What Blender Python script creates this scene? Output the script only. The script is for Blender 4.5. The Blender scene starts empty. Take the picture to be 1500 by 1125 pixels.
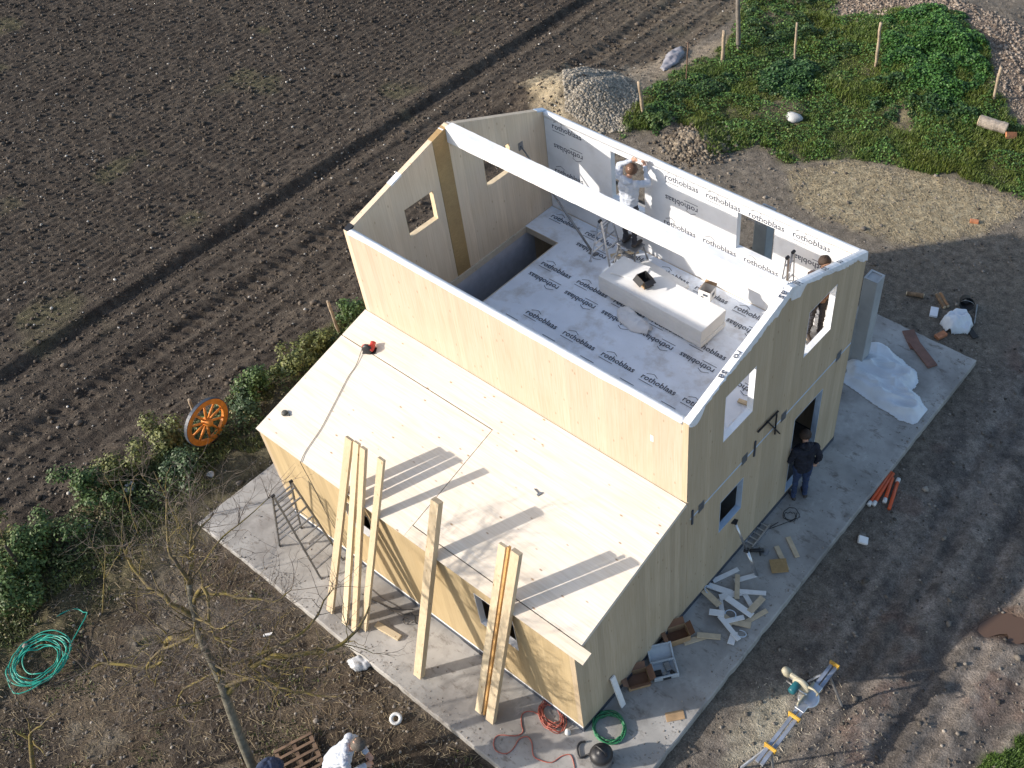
import bpy, math, random
import numpy as np
from mathutils import Vector, Matrix, Euler

# ---------------------------------------------------------------- camera, sky, sun, exposure
sc = bpy.context.scene
COL = sc.collection
CAM = np.array([12.3728, -4.9677, 15.6786])
ROT = np.array([[0.78779975, 0.61568147, -0.01754653],
                [-0.45317941, 0.5986915, 0.66045205],
                [-0.41713304, 0.51235223, -0.75066318]])      # rows: right, up, forward
FPX, PPX, PPY = 1540.284, 938.625, 607.063
cd = bpy.data.cameras.new('camera')
cam = bpy.data.objects.new('camera', cd)
COL.objects.link(cam)
r, u, f = ROT
cam.matrix_world = Matrix(((r[0], u[0], -f[0], CAM[0]), (r[1], u[1], -f[1], CAM[1]),
                           (r[2], u[2], -f[2], CAM[2]), (0, 0, 0, 1)))
cd.sensor_fit = 'HORIZONTAL'
cd.sensor_width = 36.0
cd.lens = FPX / 1500 * 36
cd.shift_x = (750 - PPX) / 1500
cd.shift_y = (PPY - 562.5) / 1500
cd.clip_end = 2000
sc.camera = cam

SUN_AZ, SUN_EL = math.radians(49.5), math.radians(24.5)      # direction the light travels, height of the sun
w = bpy.data.worlds.new('World')
sc.world = w
w.use_nodes = True
nt = w.node_tree
bg = nt.nodes['Background']
sky = nt.nodes.new('ShaderNodeTexSky')
sky.sky_type = 'NISHITA'
sky.sun_disc = False
sky.sun_elevation = SUN_EL
sky.sun_rotation = math.atan2(-math.cos(SUN_AZ), -math.sin(SUN_AZ))
sky.air_density = 1.0
sky.dust_density = 1.6
sky.ozone_density = 1.0
nt.links.new(sky.outputs[0], bg.inputs[0])
bg.inputs[1].default_value = 0.15
sl = bpy.data.lights.new('sun', 'SUN')
sl.energy = 3.9
sl.angle = math.radians(0.8)
sl.color = (1.0, 0.925, 0.84)
sun = bpy.data.objects.new('sun', sl)
COL.objects.link(sun)
sd = Vector((math.cos(SUN_AZ) * math.cos(SUN_EL), math.sin(SUN_AZ) * math.cos(SUN_EL), -math.sin(SUN_EL)))
sun.rotation_euler = sd.to_track_quat('-Z', 'Y').to_euler()
sun.location = (-10, -12, 14)
vs = sc.view_settings
vs.view_transform = 'Standard'
vs.look = 'None'
vs.gamma = 1.0
vs.use_curve_mapping = False
vs.exposure = 0.64

# ---------------------------------------------------------------- helpers
rnd = random.Random(7)
nprng = np.random.default_rng(11)

def ray(px, py):
    d = np.array([(px - PPX) / FPX, -(py - PPY) / FPX, 1.0]) @ ROT
    return CAM, d

def onplane(px, py, axis, val):
    c, d = ray(px, py)
    return c + d * ((val - c[axis]) / d[axis])

def gz(px, py, z=-0.25):
    return onplane(px, py, 2, z)

def gx(px, py, x):
    return onplane(px, py, 0, x)

def gy(px, py, y):
    return onplane(px, py, 1, y)

def tag(o, label=None, cat=None, group=None, kind=None):
    if label: o['label'] = label
    if cat: o['category'] = cat
    if group: o['group'] = group
    if kind: o['kind'] = kind
    return o

def thing(name, label, cat, loc, group=None):
    o = bpy.data.objects.new(name, None)
    COL.objects.link(o)
    o.location = Vector([float(v) for v in loc])
    o.empty_display_size = 0.1
    return tag(o, label, cat, group)

def link(name, me, parent=None):
    o = bpy.data.objects.new(name, me)
    COL.objects.link(o)
    if parent is not None:
        o.parent = parent
        if parent.type == 'EMPTY':
            o.matrix_parent_inverse = Matrix.Translation(-parent.location)
    return o

class MB:
    def __init__(s):
        s.v = []; s.f = []; s.m = []
    def add(s, vs_, fs_, mi=0):
        b = len(s.v)
        s.v += [tuple(float(c) for c in q) for q in vs_]
        s.f += [tuple(i + b for i in q) for q in fs_]
        s.m += [mi] * len(fs_)
        return s
    def hexa(s, p, mi=0):
        # p: 4 bottom then 4 top corners (ccw from above)
        return s.add(p, [(3, 2, 1, 0), (4, 5, 6, 7), (0, 1, 5, 4), (1, 2, 6, 5), (2, 3, 7, 6), (3, 0, 4, 7)], mi)
    def box(s, c, d, rot=None, mi=0, bevel=0.0):
        hx, hy, hz = d[0] / 2, d[1] / 2, d[2] / 2
        if bevel <= 0:
            p = [(-hx, -hy, -hz), (hx, -hy, -hz), (hx, hy, -hz), (-hx, hy, -hz),
                 (-hx, -hy, hz), (hx, -hy, hz), (hx, hy, hz), (-hx, hy, hz)]
            fs_ = [(3, 2, 1, 0), (4, 5, 6, 7), (0, 1, 5, 4), (1, 2, 6, 5), (2, 3, 7, 6), (3, 0, 4, 7)]
        else:
            b = min(bevel, hx * .9, hy * .9, hz * .9)
            p = []
            for z, q in ((-hz, b), (-hz + b, 0), (hz - b, 0), (hz, b)):
                p += [(-hx + q + b * (q == 0), -hy + q, z), (hx - q - b * (q == 0), -hy + q, z),
                      (hx - q, -hy + q + b * (q == 0), z), (hx - q, hy - q - b * (q == 0), z),
                      (hx - q - b * (q == 0), hy - q, z), (-hx + q + b * (q == 0), hy - q, z),
                      (-hx + q, hy - q - b * (q == 0), z), (-hx + q, -hy + q + b * (q == 0), z)]
            fs_ = [tuple(range(7, -1, -1)), tuple(range(24, 32))]
            for k in range(3):
                for i in range(8):
                    j = (i + 1) % 8
                    fs_.append((k * 8 + i, k * 8 + j, k * 8 + 8 + j, k * 8 + 8 + i))
        if rot is not None:
            R = rot if isinstance(rot, Matrix) else Euler(rot).to_matrix()
            p = [R @ Vector(q) for q in p]
        return s.add([(q[0] + c[0], q[1] + c[1], q[2] + c[2]) for q in p], fs_, mi)
    def bar(s, a, b, wx, wy, mi=0, up=(0, 0, 1)):
        a, b = Vector(a), Vector(b)
        d = (b - a)
        L_ = d.length
        d.normalize()
        x = d.cross(Vector(up))
        if x.length < 1e-4: x = d.cross(Vector((1, 0, 0)))
        x.normalize()
        y = x.cross(d)
        p = []
        for q in (a, b):
            p += [q - x * wx / 2 - y * wy / 2, q + x * wx / 2 - y * wy / 2, q + x * wx / 2 + y * wy / 2, q - x * wx / 2 + y * wy / 2]
        return s.add(p, [(0, 1, 2, 3), (7, 6, 5, 4), (4, 5, 1, 0), (5, 6, 2, 1), (6, 7, 3, 2), (7, 4, 0, 3)], mi)
    def tube(s, pts, rad, n=8, mi=0, closed=False, cap=True):
        pts = [Vector([float(c) for c in q]) for q in pts]
        m = len(pts)
        rr = rad if hasattr(rad, '__len__') else [rad] * m
        vs_, fs_ = [], []
        t0 = (pts[1] - pts[0]).normalized()
        nrm = t0.orthogonal().normalized()
        for i in range(m):
            if closed: t = pts[(i + 1) % m] - pts[i - 1]
            else: t = pts[min(i + 1, m - 1)] - pts[max(i - 1, 0)]
            if t.length < 1e-9: t = t0.copy()
            t.normalize()
            nrm = (nrm - t * nrm.dot(t))
            if nrm.length < 1e-6: nrm = t.orthogonal()
            nrm.normalize()
            bn = t.cross(nrm)
            for k in range(n):
                a = 2 * math.pi * k / n
                vs_.append(pts[i] + (nrm * math.cos(a) + bn * math.sin(a)) * rr[i])
        for i in range(m if closed else m - 1):
            j = (i + 1) % m
            for k in range(n):
                l = (k + 1) % n
                fs_.append((i * n + k, i * n + l, j * n + l, j * n + k))
        if cap and not closed:
            fs_.append(tuple(range(n - 1, -1, -1)))
            fs_.append(tuple((m - 1) * n + k for k in range(n)))
        return s.add(vs_, fs_, mi)
    def lathe(s, prof, c=(0, 0, 0), R=None, n=20, mi=0, cap=True):
        vs_, fs_ = [], []
        for (rr, z) in prof:
            for k in range(n):
                a = 2 * math.pi * k / n
                q = Vector((rr * math.cos(a), rr * math.sin(a), z))
                if R is not None: q = R @ q
                vs_.append((q[0] + c[0], q[1] + c[1], q[2] + c[2]))
        for i in range(len(prof) - 1):
            for k in range(n):
                l = (k + 1) % n
                fs_.append((i * n + k, i * n + l, (i + 1) * n + l, (i + 1) * n + k))
        if cap:
            fs_.append(tuple(range(n - 1, -1, -1)))
            fs_.append(tuple((len(prof) - 1) * n + k for k in range(n)))
        return s.add(vs_, fs_, mi)
    def mesh(s, name, mats, smooth=False):
        me = bpy.data.meshes.new(name)
        me.from_pydata(s.v, [], s.f)
        if not isinstance(mats, (list, tuple)): mats = [mats]
        for m_ in mats: me.materials.append(m_)
        if len(mats) > 1: me.polygons.foreach_set('material_index', s.m)
        if smooth: me.polygons.foreach_set('use_smooth', [True] * len(me.polygons))
        me.update()
        return me
    def build(s, name, mats, parent=None, smooth=False):
        return link(name, s.mesh(name, mats, smooth), parent)

def rotz(a): return Matrix.Rotation(a, 3, 'Z')

def np_mesh(name, verts, faces, mat_, col=None, smooth=False):
    """faces: (n,k) int array; col: (nverts,3) colour attribute 'Col'"""
    me = bpy.data.meshes.new(name)
    nv, nf, k = len(verts), len(faces), faces.shape[1]
    me.vertices.add(nv)
    me.vertices.foreach_set('co', np.ascontiguousarray(verts, np.float32).ravel())
    me.loops.add(nf * k)
    me.loops.foreach_set('vertex_index', np.ascontiguousarray(faces, np.int32).ravel())
    me.polygons.add(nf)
    me.polygons.foreach_set('loop_start', np.arange(nf, dtype=np.int32) * k)
    if smooth: me.polygons.foreach_set('use_smooth', np.ones(nf, bool))
    me.update(calc_edges=True)
    me.validate()
    if col is not None:
        at = me.color_attributes.new('Col', 'FLOAT_COLOR', 'POINT')
        c4 = np.ones((nv, 4), np.float32)
        c4[:, :3] = col
        at.data.foreach_set('color', c4.ravel())
    me.materials.append(mat_)
    return me

def hash2(ix, iy, seed):
    h = (ix.astype(np.int64) * 374761393 + iy.astype(np.int64) * 668265263 + seed * 974634777) & 0xFFFFFFFF
    h = ((h ^ (h >> 13)) * 1274126177) & 0xFFFFFFFF
    return ((h ^ (h >> 16)) & 0xFFFFFF) / float(0xFFFFFF)

def vnoise(x, y, s, seed=0):
    x = np.asarray(x, float) / s; y = np.asarray(y, float) / s
    ix = np.floor(x).astype(np.int64); iy = np.floor(y).astype(np.int64)
    fx = x - ix; fy = y - iy
    fx = fx * fx * (3 - 2 * fx); fy = fy * fy * (3 - 2 * fy)
    a = hash2(ix, iy, seed); b = hash2(ix + 1, iy, seed); c = hash2(ix, iy + 1, seed); d = hash2(ix + 1, iy + 1, seed)
    return (a * (1 - fx) + b * fx) * (1 - fy) + (c * (1 - fx) + d * fx) * fy

def fbm(x, y, s, seed=0, o=3):
    t = 0; a = 1; n = 0
    for k in range(o):
        t = t + a * vnoise(x, y, s, seed + k * 17); n += a; a *= .5; s *= .47
    return t / n

def sstep(a, b, x):
    t = np.clip((x - a) / (b - a), 0, 1)
    return t * t * (3 - 2 * t)

def polydist(poly, x, y):
    """signed distance (positive inside) of points to a polygon"""
    x = np.asarray(x, float); y = np.asarray(y, float)
    ins = np.zeros(x.shape, bool); dm = np.full(x.shape, 1e9)
    n = len(poly)
    for i in range(n):
        x0, y0 = poly[i]; x1, y1 = poly[(i + 1) % n]
        cond = ((y0 > y) != (y1 > y))
        with np.errstate(divide='ignore', invalid='ignore'):
            xi = (x1 - x0) * (y - y0) / (y1 - y0 if y1 != y0 else 1e-12) + x0
        ins ^= cond & (x < xi)
        dx, dy = x1 - x0, y1 - y0
        t = np.clip(((x - x0) * dx + (y - y0) * dy) / (dx * dx + dy * dy + 1e-12), 0, 1)
        dm = np.minimum(dm, np.hypot(x - x0 - t * dx, y - y0 - t * dy))
    return np.where(ins, dm, -dm)

def pxpoly(pts, z=-0.25): return [tuple(gz(a, b, z)[:2]) for a, b in pts]

# ---------------------------------------------------------------- materials
def newmat(name):
    m = bpy.data.materials.new(name)
    m.use_nodes = True
    t = m.node_tree
    return m, t, t.nodes['Principled BSDF']

def N(t, kind, **kw):
    n = t.nodes.new(kind)
    for k, v_ in kw.items():
        if k in n.inputs.keys() if isinstance(k, str) else False: n.inputs[k].default_value = v_
        else: setattr(n, k, v_)
    return n

def mathn(t, op, a, b=None):
    n = t.nodes.new('ShaderNodeMath'); n.operation = op
    for i, q in enumerate((a, b)):
        if q is None: continue
        if isinstance(q, (int, float)): n.inputs[i].default_value = q
        else: t.links.new(q, n.inputs[i])
    return n.outputs[0]

def mixc(t, fac, a, b, mode='MIX'):
    n = t.nodes.new('ShaderNodeMix'); n.data_type = 'RGBA'; n.blend_type = mode
    if isinstance(fac, (int, float)): n.inputs[0].default_value = fac
    else: t.links.new(fac, n.inputs[0])
    for i, q in ((6, a), (7, b)):
        if isinstance(q, (tuple, list)): n.inputs[i].default_value = (q[0], q[1], q[2], 1)
        else: t.links.new(q, n.inputs[i])
    return n.outputs[2]

def noise(t, scale, detail=3, vec=None, rough=.55, out=0):
    n = t.nodes.new('ShaderNodeTexNoise')
    n.inputs['Scale'].default_value = scale
    n.inputs['Detail'].default_value = detail
    n.inputs['Roughness'].default_value = rough
    if vec is not None: t.links.new(vec, n.inputs['Vector'])
    return n.outputs[out]

def ramp(t, fac, a, b, lo=0.0, hi=1.0):
    n = t.nodes.new('ShaderNodeMapRange')
    t.links.new(fac, n.inputs[0])
    n.inputs[1].default_value = a; n.inputs[2].default_value = b
    n.inputs[3].default_value = lo; n.inputs[4].default_value = hi
    n.clamp = True
    return n.outputs[0]

def bump(t, b, h, strength=.3, dist=.01):
    n = t.nodes.new('ShaderNodeBump')
    n.inputs['Strength'].default_value = strength
    n.inputs['Distance'].default_value = dist
    t.links.new(h, n.inputs['Height'])
    t.links.new(n.outputs[0], b.inputs['Normal'])

def coords(t, out='Object'):
    return t.nodes.new('ShaderNodeTexCoord').outputs[out]

def stretch(t, vec, sc_):
    n = t.nodes.new('ShaderNodeMapping')
    n.inputs['Scale'].default_value = sc_
    t.links.new(vec, n.inputs[0])
    return n.outputs[0]

def mk(name, col, rough=.6, var=.18, scale=6, bmp=0., bscale=60, metal=0., dirt=None, spec=.4):
    m, t, b = newmat(name)
    v_ = coords(t)
    c = mixc(t, ramp(t, noise(t, scale, 4, v_), .3, .7), tuple(q * (1 - var) for q in col), tuple(min(1, q * (1 + var)) for q in col))
    if dirt:
        c = mixc(t, ramp(t, noise(t, 2.3, 5, v_, .65), .5, .72, 0, dirt[3]), c, dirt[:3])
    t.links.new(c, b.inputs['Base Color'])
    b.inputs['Roughness'].default_value = rough
    b.inputs['Metallic'].default_value = metal
    b.inputs['Specular IOR Level'].default_value = spec
    if bmp: bump(t, b, noise(t, bscale, 3, v_), bmp, .01)
    return m

def wood(name, col, axis, width=.13, run=None, rough=.62, knots=.5, contrast=.10, stain=0.0):
    """glued softwood panel: lamellas run across `axis`; grain follows `run`"""
    m, t, b = newmat(name)
    v_ = coords(t)
    sep = t.nodes.new('ShaderNodeSeparateXYZ'); t.links.new(v_, sep.inputs[0])
    a = sep.outputs[axis]
    idx = mathn(t, 'FLOOR', mathn(t, 'DIVIDE', a, width))
    wn = t.nodes.new('ShaderNodeTexWhiteNoise'); wn.noise_dimensions = '1D'
    t.links.new(idx, wn.inputs['W'])
    c1 = tuple(q * (1 - contrast) for q in col); c2 = tuple(min(1, q * (1 + contrast)) for q in col)
    c = mixc(t, wn.outputs[0], c1, c2)
    ss = [1.2, 1.2, 1.2]
    if run is None: run = 2 if axis != 2 else 0
    ss = [38, 38, 38]; ss[run] = 1.6
    g = noise(t, 1.0, 4, stretch(t, v_, ss))
    c = mixc(t, ramp(t, g, .42, .72, 0, .45), c, (col[0] * .74, col[1] * .66, col[2] * .52))
    vo = t.nodes.new('ShaderNodeTexVoronoi')
    sv = [7.5, 7.5, 7.5]; sv[run] = 3.2
    t.links.new(stretch(t, v_, sv), vo.inputs['Vector'])
    vo.inputs['Scale'].default_value = 1.0
    k = ramp(t, vo.outputs['Distance'], .05, .13, knots, 0)
    c = mixc(t, k, c, (col[0] * .42, col[1] * .27, col[2] * .15))
    fr = mathn(t, 'FRACT', mathn(t, 'DIVIDE', a, width))
    e = mathn(t, 'LESS_THAN', fr, .022)
    c = mixc(t, mathn(t, 'MULTIPLY', e, .22), c, (col[0] * .45, col[1] * .38, col[2] * .3))
    c = mixc(t, ramp(t, noise(t, .9, 4, v_), .5, .75, 0, .22 + stain), c, (col[0] * .8, col[1] * .7, col[2] * .55))
    t.links.new(c, b.inputs['Base Color'])
    b.inputs['Roughness'].default_value = rough
    b.inputs['Specular IOR Level'].default_value = .3
    bump(t, b, g, .15, .004)
    return m

# colour read from a mesh's own attribute
def attrmat(name, rough=.9, nscale=30, namp=.35, bmp=.5, bscale=60, spec=.25, trans=0.0, bdist=.02, fine=0.0):
    m, t, b = newmat(name)
    at = t.nodes.new('ShaderNodeVertexColor'); at.layer_name = 'Col'
    v_ = coords(t)
    n1 = ramp(t, noise(t, nscale, 5, v_, .65), .25, .75, 1 - namp, 1 + namp)
    if fine:
        n1 = mathn(t, 'MULTIPLY', n1, ramp(t, noise(t, 95, 3, v_, .6), .3, .7, 1 - fine, 1 + fine))
        n1 = mathn(t, 'MULTIPLY', n1, ramp(t, noise(t, 7, 4, v_, .6), .32, .68, 1 - fine * .7, 1 + fine * .7))
    mul = t.nodes.new('ShaderNodeVectorMath'); mul.operation = 'SCALE'
    t.links.new(at.outputs[0], mul.inputs[0]); t.links.new(n1, mul.inputs['Scale'])
    t.links.new(mul.outputs[0], b.inputs['Base Color'])
    b.inputs['Roughness'].default_value = rough
    b.inputs['Specular IOR Level'].default_value = spec
    if trans: b.inputs['Subsurface Weight'].default_value = 0
    if bmp: bump(t, b, noise(t, bscale, 5, v_, .7), bmp, bdist)
    return m

M_ground = attrmat('soil', .95, 30, .5, 1.0, 30, .15, bdist=.045, fine=.42)
M_stone = attrmat('stones', .85, 40, .25, .4, 90, .25)
M_leaf = attrmat('leaves', .55, 8, .25, 0, 60, .35)
M_white = mk('white_membrane', (.78, .78, .78), .5, .06, 2.5, .6, 5, dirt=(.55, .52, .47, .35), spec=.35)
M_floorm = mk('floor_membrane', (.80, .85, .92), .42, .08, 1.6, .5, 7, dirt=(.40, .36, .31, .6), spec=.45)
M_print = mk('printed_ink', (.055, .065, .09), .6, .1)
M_wall = wood('spruce_wall', (.505, .412, .290), 1, .125, 2, contrast=.11, knots=.5)
M_wall_bounce = wood('spruce_wall_bounce_lit', (.72, .575, .42), 1, .14, 2, contrast=.08, knots=.5)  # same spruce as the front gable, lightened: bounce light put into the colour
M_wallx = wood('spruce_wall_long', (.475, .40, .312), 0, .125, 2, contrast=.06, knots=.5)
M_front = wood('spruce_wall_front', (.43, .335, .195), 0, .125, 2, contrast=.10, knots=.5)
M_roof = wood('spruce_roof', (.70, .635, .545), 1, .105, 0, contrast=.055, knots=.9, stain=.0)
M_roof2 = wood('spruce_board', (.66, .58, .475), 1, .11, 0, contrast=.05, knots=.7)
M_timb = wood('spruce_timber', (.54, .44, .30), 0, .5, 2, contrast=.06, knots=.6)
M_osb = None
def osb():
    m, t, b = newmat('osb')
    v_ = coords(t)
    vo = t.nodes.new('ShaderNodeTexVoronoi'); vo.inputs['Scale'].default_value = 1
    t.links.new(stretch(t, v_, (40, 28, 70)), vo.inputs['Vector'])
    c = mixc(t, noise(t, 1, 2, vo.outputs['Color']), (.24, .15, .06), (.50, .33, .14))
    c = mixc(t, ramp(t, noise(t, 3, 3, v_), .4, .7, 0, .5), c, (.26, .16, .07))
    t.links.new(c, b.inputs['Base Color']); b.inputs['Roughness'].default_value = .7
    return m
M_osb = osb()

def concrete():
    m, t, b = newmat('concrete')
    v_ = coords(t)
    c = mixc(t, ramp(t, noise(t, .8, 6, v_, .6), .3, .7), (.27, .26, .24), (.45, .43, .40))
    c = mixc(t, ramp(t, noise(t, 5, 5, v_, .6), .5, .8, 0, .5), c, (.23, .215, .195))
    c = mixc(t, ramp(t, noise(t, 1.7, 6, v_, .7), .58, .68, 0, .55), c, (.17, .155, .135))
    c = mixc(t, ramp(t, noise(t, 70, 2, v_), .62, .8, 0, .35), c, (.14, .13, .12))
    c = mixc(t, ramp(t, noise(t, .55, 5, v_, .65), .48, .64, 0, .7), c, (.185, .17, .155))
    c = mixc(t, ramp(t, noise(t, 3.1, 6, stretch(t, v_, (1, 2.2, 1)), .75), .56, .68, 0, .75), c, (.13, .108, .088))
    c = mixc(t, ramp(t, noise(t, 2.2, 5, stretch(t, v_, (2.4, 1, 1)), .7), .60, .74, 0, .5), c, (.52, .50, .46))
    t.links.new(c, b.inputs['Base Color'])
    b.inputs['Roughness'].default_value = .85
    b.inputs['Specular IOR Level'].default_value = .25
    bump(t, b, noise(t, 30, 5, v_), .25, .006)
    return m
M_conc = concrete()
M_base = mk('bitumen_strip', (.055, .065, .085), .5, .3, 5, .3, 20)
M_steel = mk('galvanised_steel', (.30, .32, .34), .38, .2, 12, metal=.85)
M_dark = mk('dark_interior_lining', (.55, .55, .60), .8, .1)
M_alu = mk('aluminium', (.55, .56, .58), .35, .12, 10, metal=.9)
M_black = mk('black_plastic', (.02, .02, .022), .45, .2)
M_card = mk('cardboard', (.40, .26, .14), .85, .15, 8)
M_eps = mk('white_foam_board', (.78, .77, .74), .8, .04, 5, .1, 120)
M_tape = mk('blue_white_tape', (.50, .60, .72), .4, .1)
M_wface = mk('pale_sawn_wood', (.62, .50, .33), .7, .12, 12)

# ---------------------------------------------------------------- ground sheet
FIELD_EDGE = [(-9, -3.6), (-4, -3.5), (2, -3.35), (5, -3.5), (10, -4.0), (15, -4.6), (17.5, -4.0), (20, -4.1), (30, -5.0), (60, -7)]
def fedge(y): return np.interp(y, [q[0] for q in FIELD_EDGE], [q[1] for q in FIELD_EDGE])
P_green = pxpoly([(895, 215), (930, 150), (985, 105), (1065, 65), (1095, -40), (1240, -40), (1225, 30), (1300, 22), (1400, 40), (1440, 90),
                  (1455, 150), (1500, 190), (1600, 230), (1600, 330), (1500, 295), (1390, 262), (1250, 235), (1150, 240), (1110, 215), (1040, 235), (985, 180)])
P_dry = pxpoly([(1150, 250), (1250, 238), (1400, 265), (1520, 300), (1450, 340), (1330, 362), (1250, 335), (1170, 300)])
P_sand = pxpoly([(780, 165), (770, 130), (830, 100), (840, 180), (835, 215)])
P_grav = pxpoly([(825, 105), (905, 110), (935, 150), (925, 195), (880, 200), (830, 180)])
P_saw = pxpoly([(1085, 1040), (1110, 1010), (1160, 1000), (1180, 1040), (1170, 1085), (1120, 1125), (1060, 1125), (1070, 1070)])
P_lawn = pxpoly([(1425, 1125), (1470, 1085), (1520, 1070), (1600, 1130), (1500, 1180)])
P_shoulder = pxpoly([(880, 110), (1000, 70), (1070, 55), (1060, 90), (980, 110), (930, 150)])
P_mound = pxpoly([(1215, 40), (1225, 0), (1300, -10), (1420, 20), (1500, 55), (1560, 90), (1560, 230), (1500, 190), (1455, 140), (1440, 90), (1350, 50)])
C_mound = gz(1400, 85)[:2]; C_grav = gz(868, 150)[:2]; C_sand = gz(812, 150)[:2]; C_brush = gz(985, 205)[:2]
C_rub = gz(1020, 215)[:2]
PUD = [(gz(1466, 915, -.305)[:2], .40, .17, .95), (gz(1500, 928, -.305)[:2], .30, .15, .95)]
PUDDLE_Z = -.322
SLAB = (-1.30, -1.25, 8.25, 11.2)
L, W, YT, YR = 7.0, 7.538, 2.656, 5.124
H0, H1, H2, H3, H4 = 2.349, 3.082, 4.855, 5.574, 4.622
FLOOR = 2.457

def zones(x, y):
    j = (fbm(x, y, 1.3, 5, 3) - .5) * 1.2
    jf = (fbm(x, y, .35, 9, 2) - .5) * .5
    e = fedge(y)
    z = {}
    z['field'] = sstep(-.12, .2, e - x + jf * .5)
    z['hedge'] = sstep(-.5, .1, 1.5 - np.abs(x - e - .8) + jf) * sstep(9, 6, y)
    z['green'] = sstep(-.1, .5, polydist(P_green, x, y) + j * .5 + jf) * (1 - z['field'])
    z['dry'] = sstep(-.2, .4, polydist(P_dry, x, y) + j * .5 + jf)
    z['sand'] = sstep(-.2, .3, polydist(P_sand, x, y) + jf)
    z['grav'] = sstep(-.15, .2, polydist(P_grav, x, y) + jf * .7)
    z['saw'] = sstep(-.2, .35, polydist(P_saw, x, y) + jf)
    z['lawn'] = sstep(-.1, .3, polydist(P_lawn, x, y) + jf)
    z['mound'] = sstep(-.3, .6, polydist(P_mound, x, y) + jf)
    z['shoulder'] = sstep(-.2, .3, polydist(P_shoulder, x, y) + jf)
    z['garden'] = sstep(.2, -.6, y + 1.0 + jf) * (1 - z['field'])
    z['road'] = sstep(-.3, .8, x - 8.4 + j * .3)
    return z

def gauss(x, y, c, s, h): return h * np.exp(-((x - c[0]) ** 2 + (y - c[1]) ** 2) / (2 * s * s))

def height(x, y):
    x = np.asarray(x, float); y = np.asarray(y, float)
    z = zones(x, y)
    h = np.full(x.shape, -.26)
    nf = fbm(x, y, .16, 21, 3) - .5
    n1 = fbm(x, y, .5, 31, 3) - .5
    n2 = fbm(x, y, 3.2, 41, 2) - .5
    h += .035 * n1 + .03 * nf + .06 * n2
    # ploughed field: rows run along y, clods, wheel ruts
    fx = x + (vnoise(x * 0, y, 2.5, 3) - .5) * .05
    rows = np.sin(fx * 2 * np.pi / .21 + 2.0 * (vnoise(x, y, .8, 8) - .5))
    clod = np.abs(fbm(x, y, .20, 61, 3) - .5)
    fld = .021 * rows + .055 * (fbm(x, y, .12, 51, 2) - .5) - .03 * clod
    rut = lambda c, w_: np.exp(-((fx - c) / w_) ** 4)
    dens = .55 + .45 * sstep(-8.6, -9.4, x)
    fld = fld * dens
    fld += -.12 * rut(-7.95 + .045 * (y - 5) * -.55, .24) + .05 * rut(-7.45 + .045 * (y - 5) * -.55, .14) + .06 * rut(-8.4 - .025 * (y - 5), .2)
    tread = .5 + .5 * np.sign(np.sin((y + .5 * np.abs(fx + 5.9)) * 2 * np.pi / .30))
    fld += -.09 * rut(-6.0, .24) * (.55 + .45 * tread) + .05 * rut(-6.42, .12) + .05 * rut(-5.6, .12)
    fld += -.05 * rut(-4.7, .2)
    h = h * (1 - z['field']) + (-.27 + fld) * z['field']
    h += .16 * z['hedge'] * (.6 + n1)
    h += gauss(x, y, C_mound, 2.0, .60) * (1 + .35 * n1) + gauss(x, y, C_grav, .85, .50) + gauss(x, y, C_sand, .8, .40)
    h += gauss(x, y, C_rub, .5, .28) * (1 + n1) + .10 * z['green'] * (n1 + .5)
    # right-hand yard: wheel tracks run alongside the slab
    ry = x + .035 * (y - 5) + (vnoise(x * 0, y, 3, 77) - .5) * .3
    for c, w_, d in ((9.55, .16, .05), (9.95, .14, .04), (10.75, .2, .07), (11.25, .15, .05), (12.0, .2, .08)):
        h += -d * np.exp(-((ry - c) / w_) ** 2) * z['road'] * (.6 + .8 * vnoise(x, y, .7, 91))
        h += d * .45 * np.exp(-((ry - c - w_ * 1.7) / (w_ * .7)) ** 2) * z['road']
    h += .05 * (fbm(x, y, .28, 93, 3) - .5) * z['road']
    h += .05 * (fbm(x, y, .16, 94, 3) - .5) * z['garden']
    for c, a, b_, rz in PUD:
        dx, dy = x - c[0], y - c[1]
        q = np.hypot((dx * math.cos(rz) + dy * math.sin(rz)) / (a * 1.1), (-dx * math.sin(rz) + dy * math.cos(rz)) / (b_ * 1.1))
        k = sstep(1.6, .6, q)
        h = h * (1 - k) + (PUDDLE_Z - .05 + .03 * nf) * k
    # stay below the slab and flat beside it
    sx0, sy0, sx1, sy1 = SLAB
    d = np.maximum(np.maximum(sx0 - x, x - sx1), np.maximum(sy0 - y, y - sy1))
    k = sstep(.30, .03, d)
    h = h * (1 - k) + np.minimum(h, -.20 + .05 * nf) * k
    h = np.where(d < -.12, -.42, h)
    return h

def axis_coords(lo, hi, st):
    core = np.arange(lo, hi, st)
    g = np.cumsum(st * 1.32 ** np.arange(1, 31))
    g = g[g < 450]
    return np.concatenate([lo - g[::-1], core, core[-1] + g])

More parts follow.
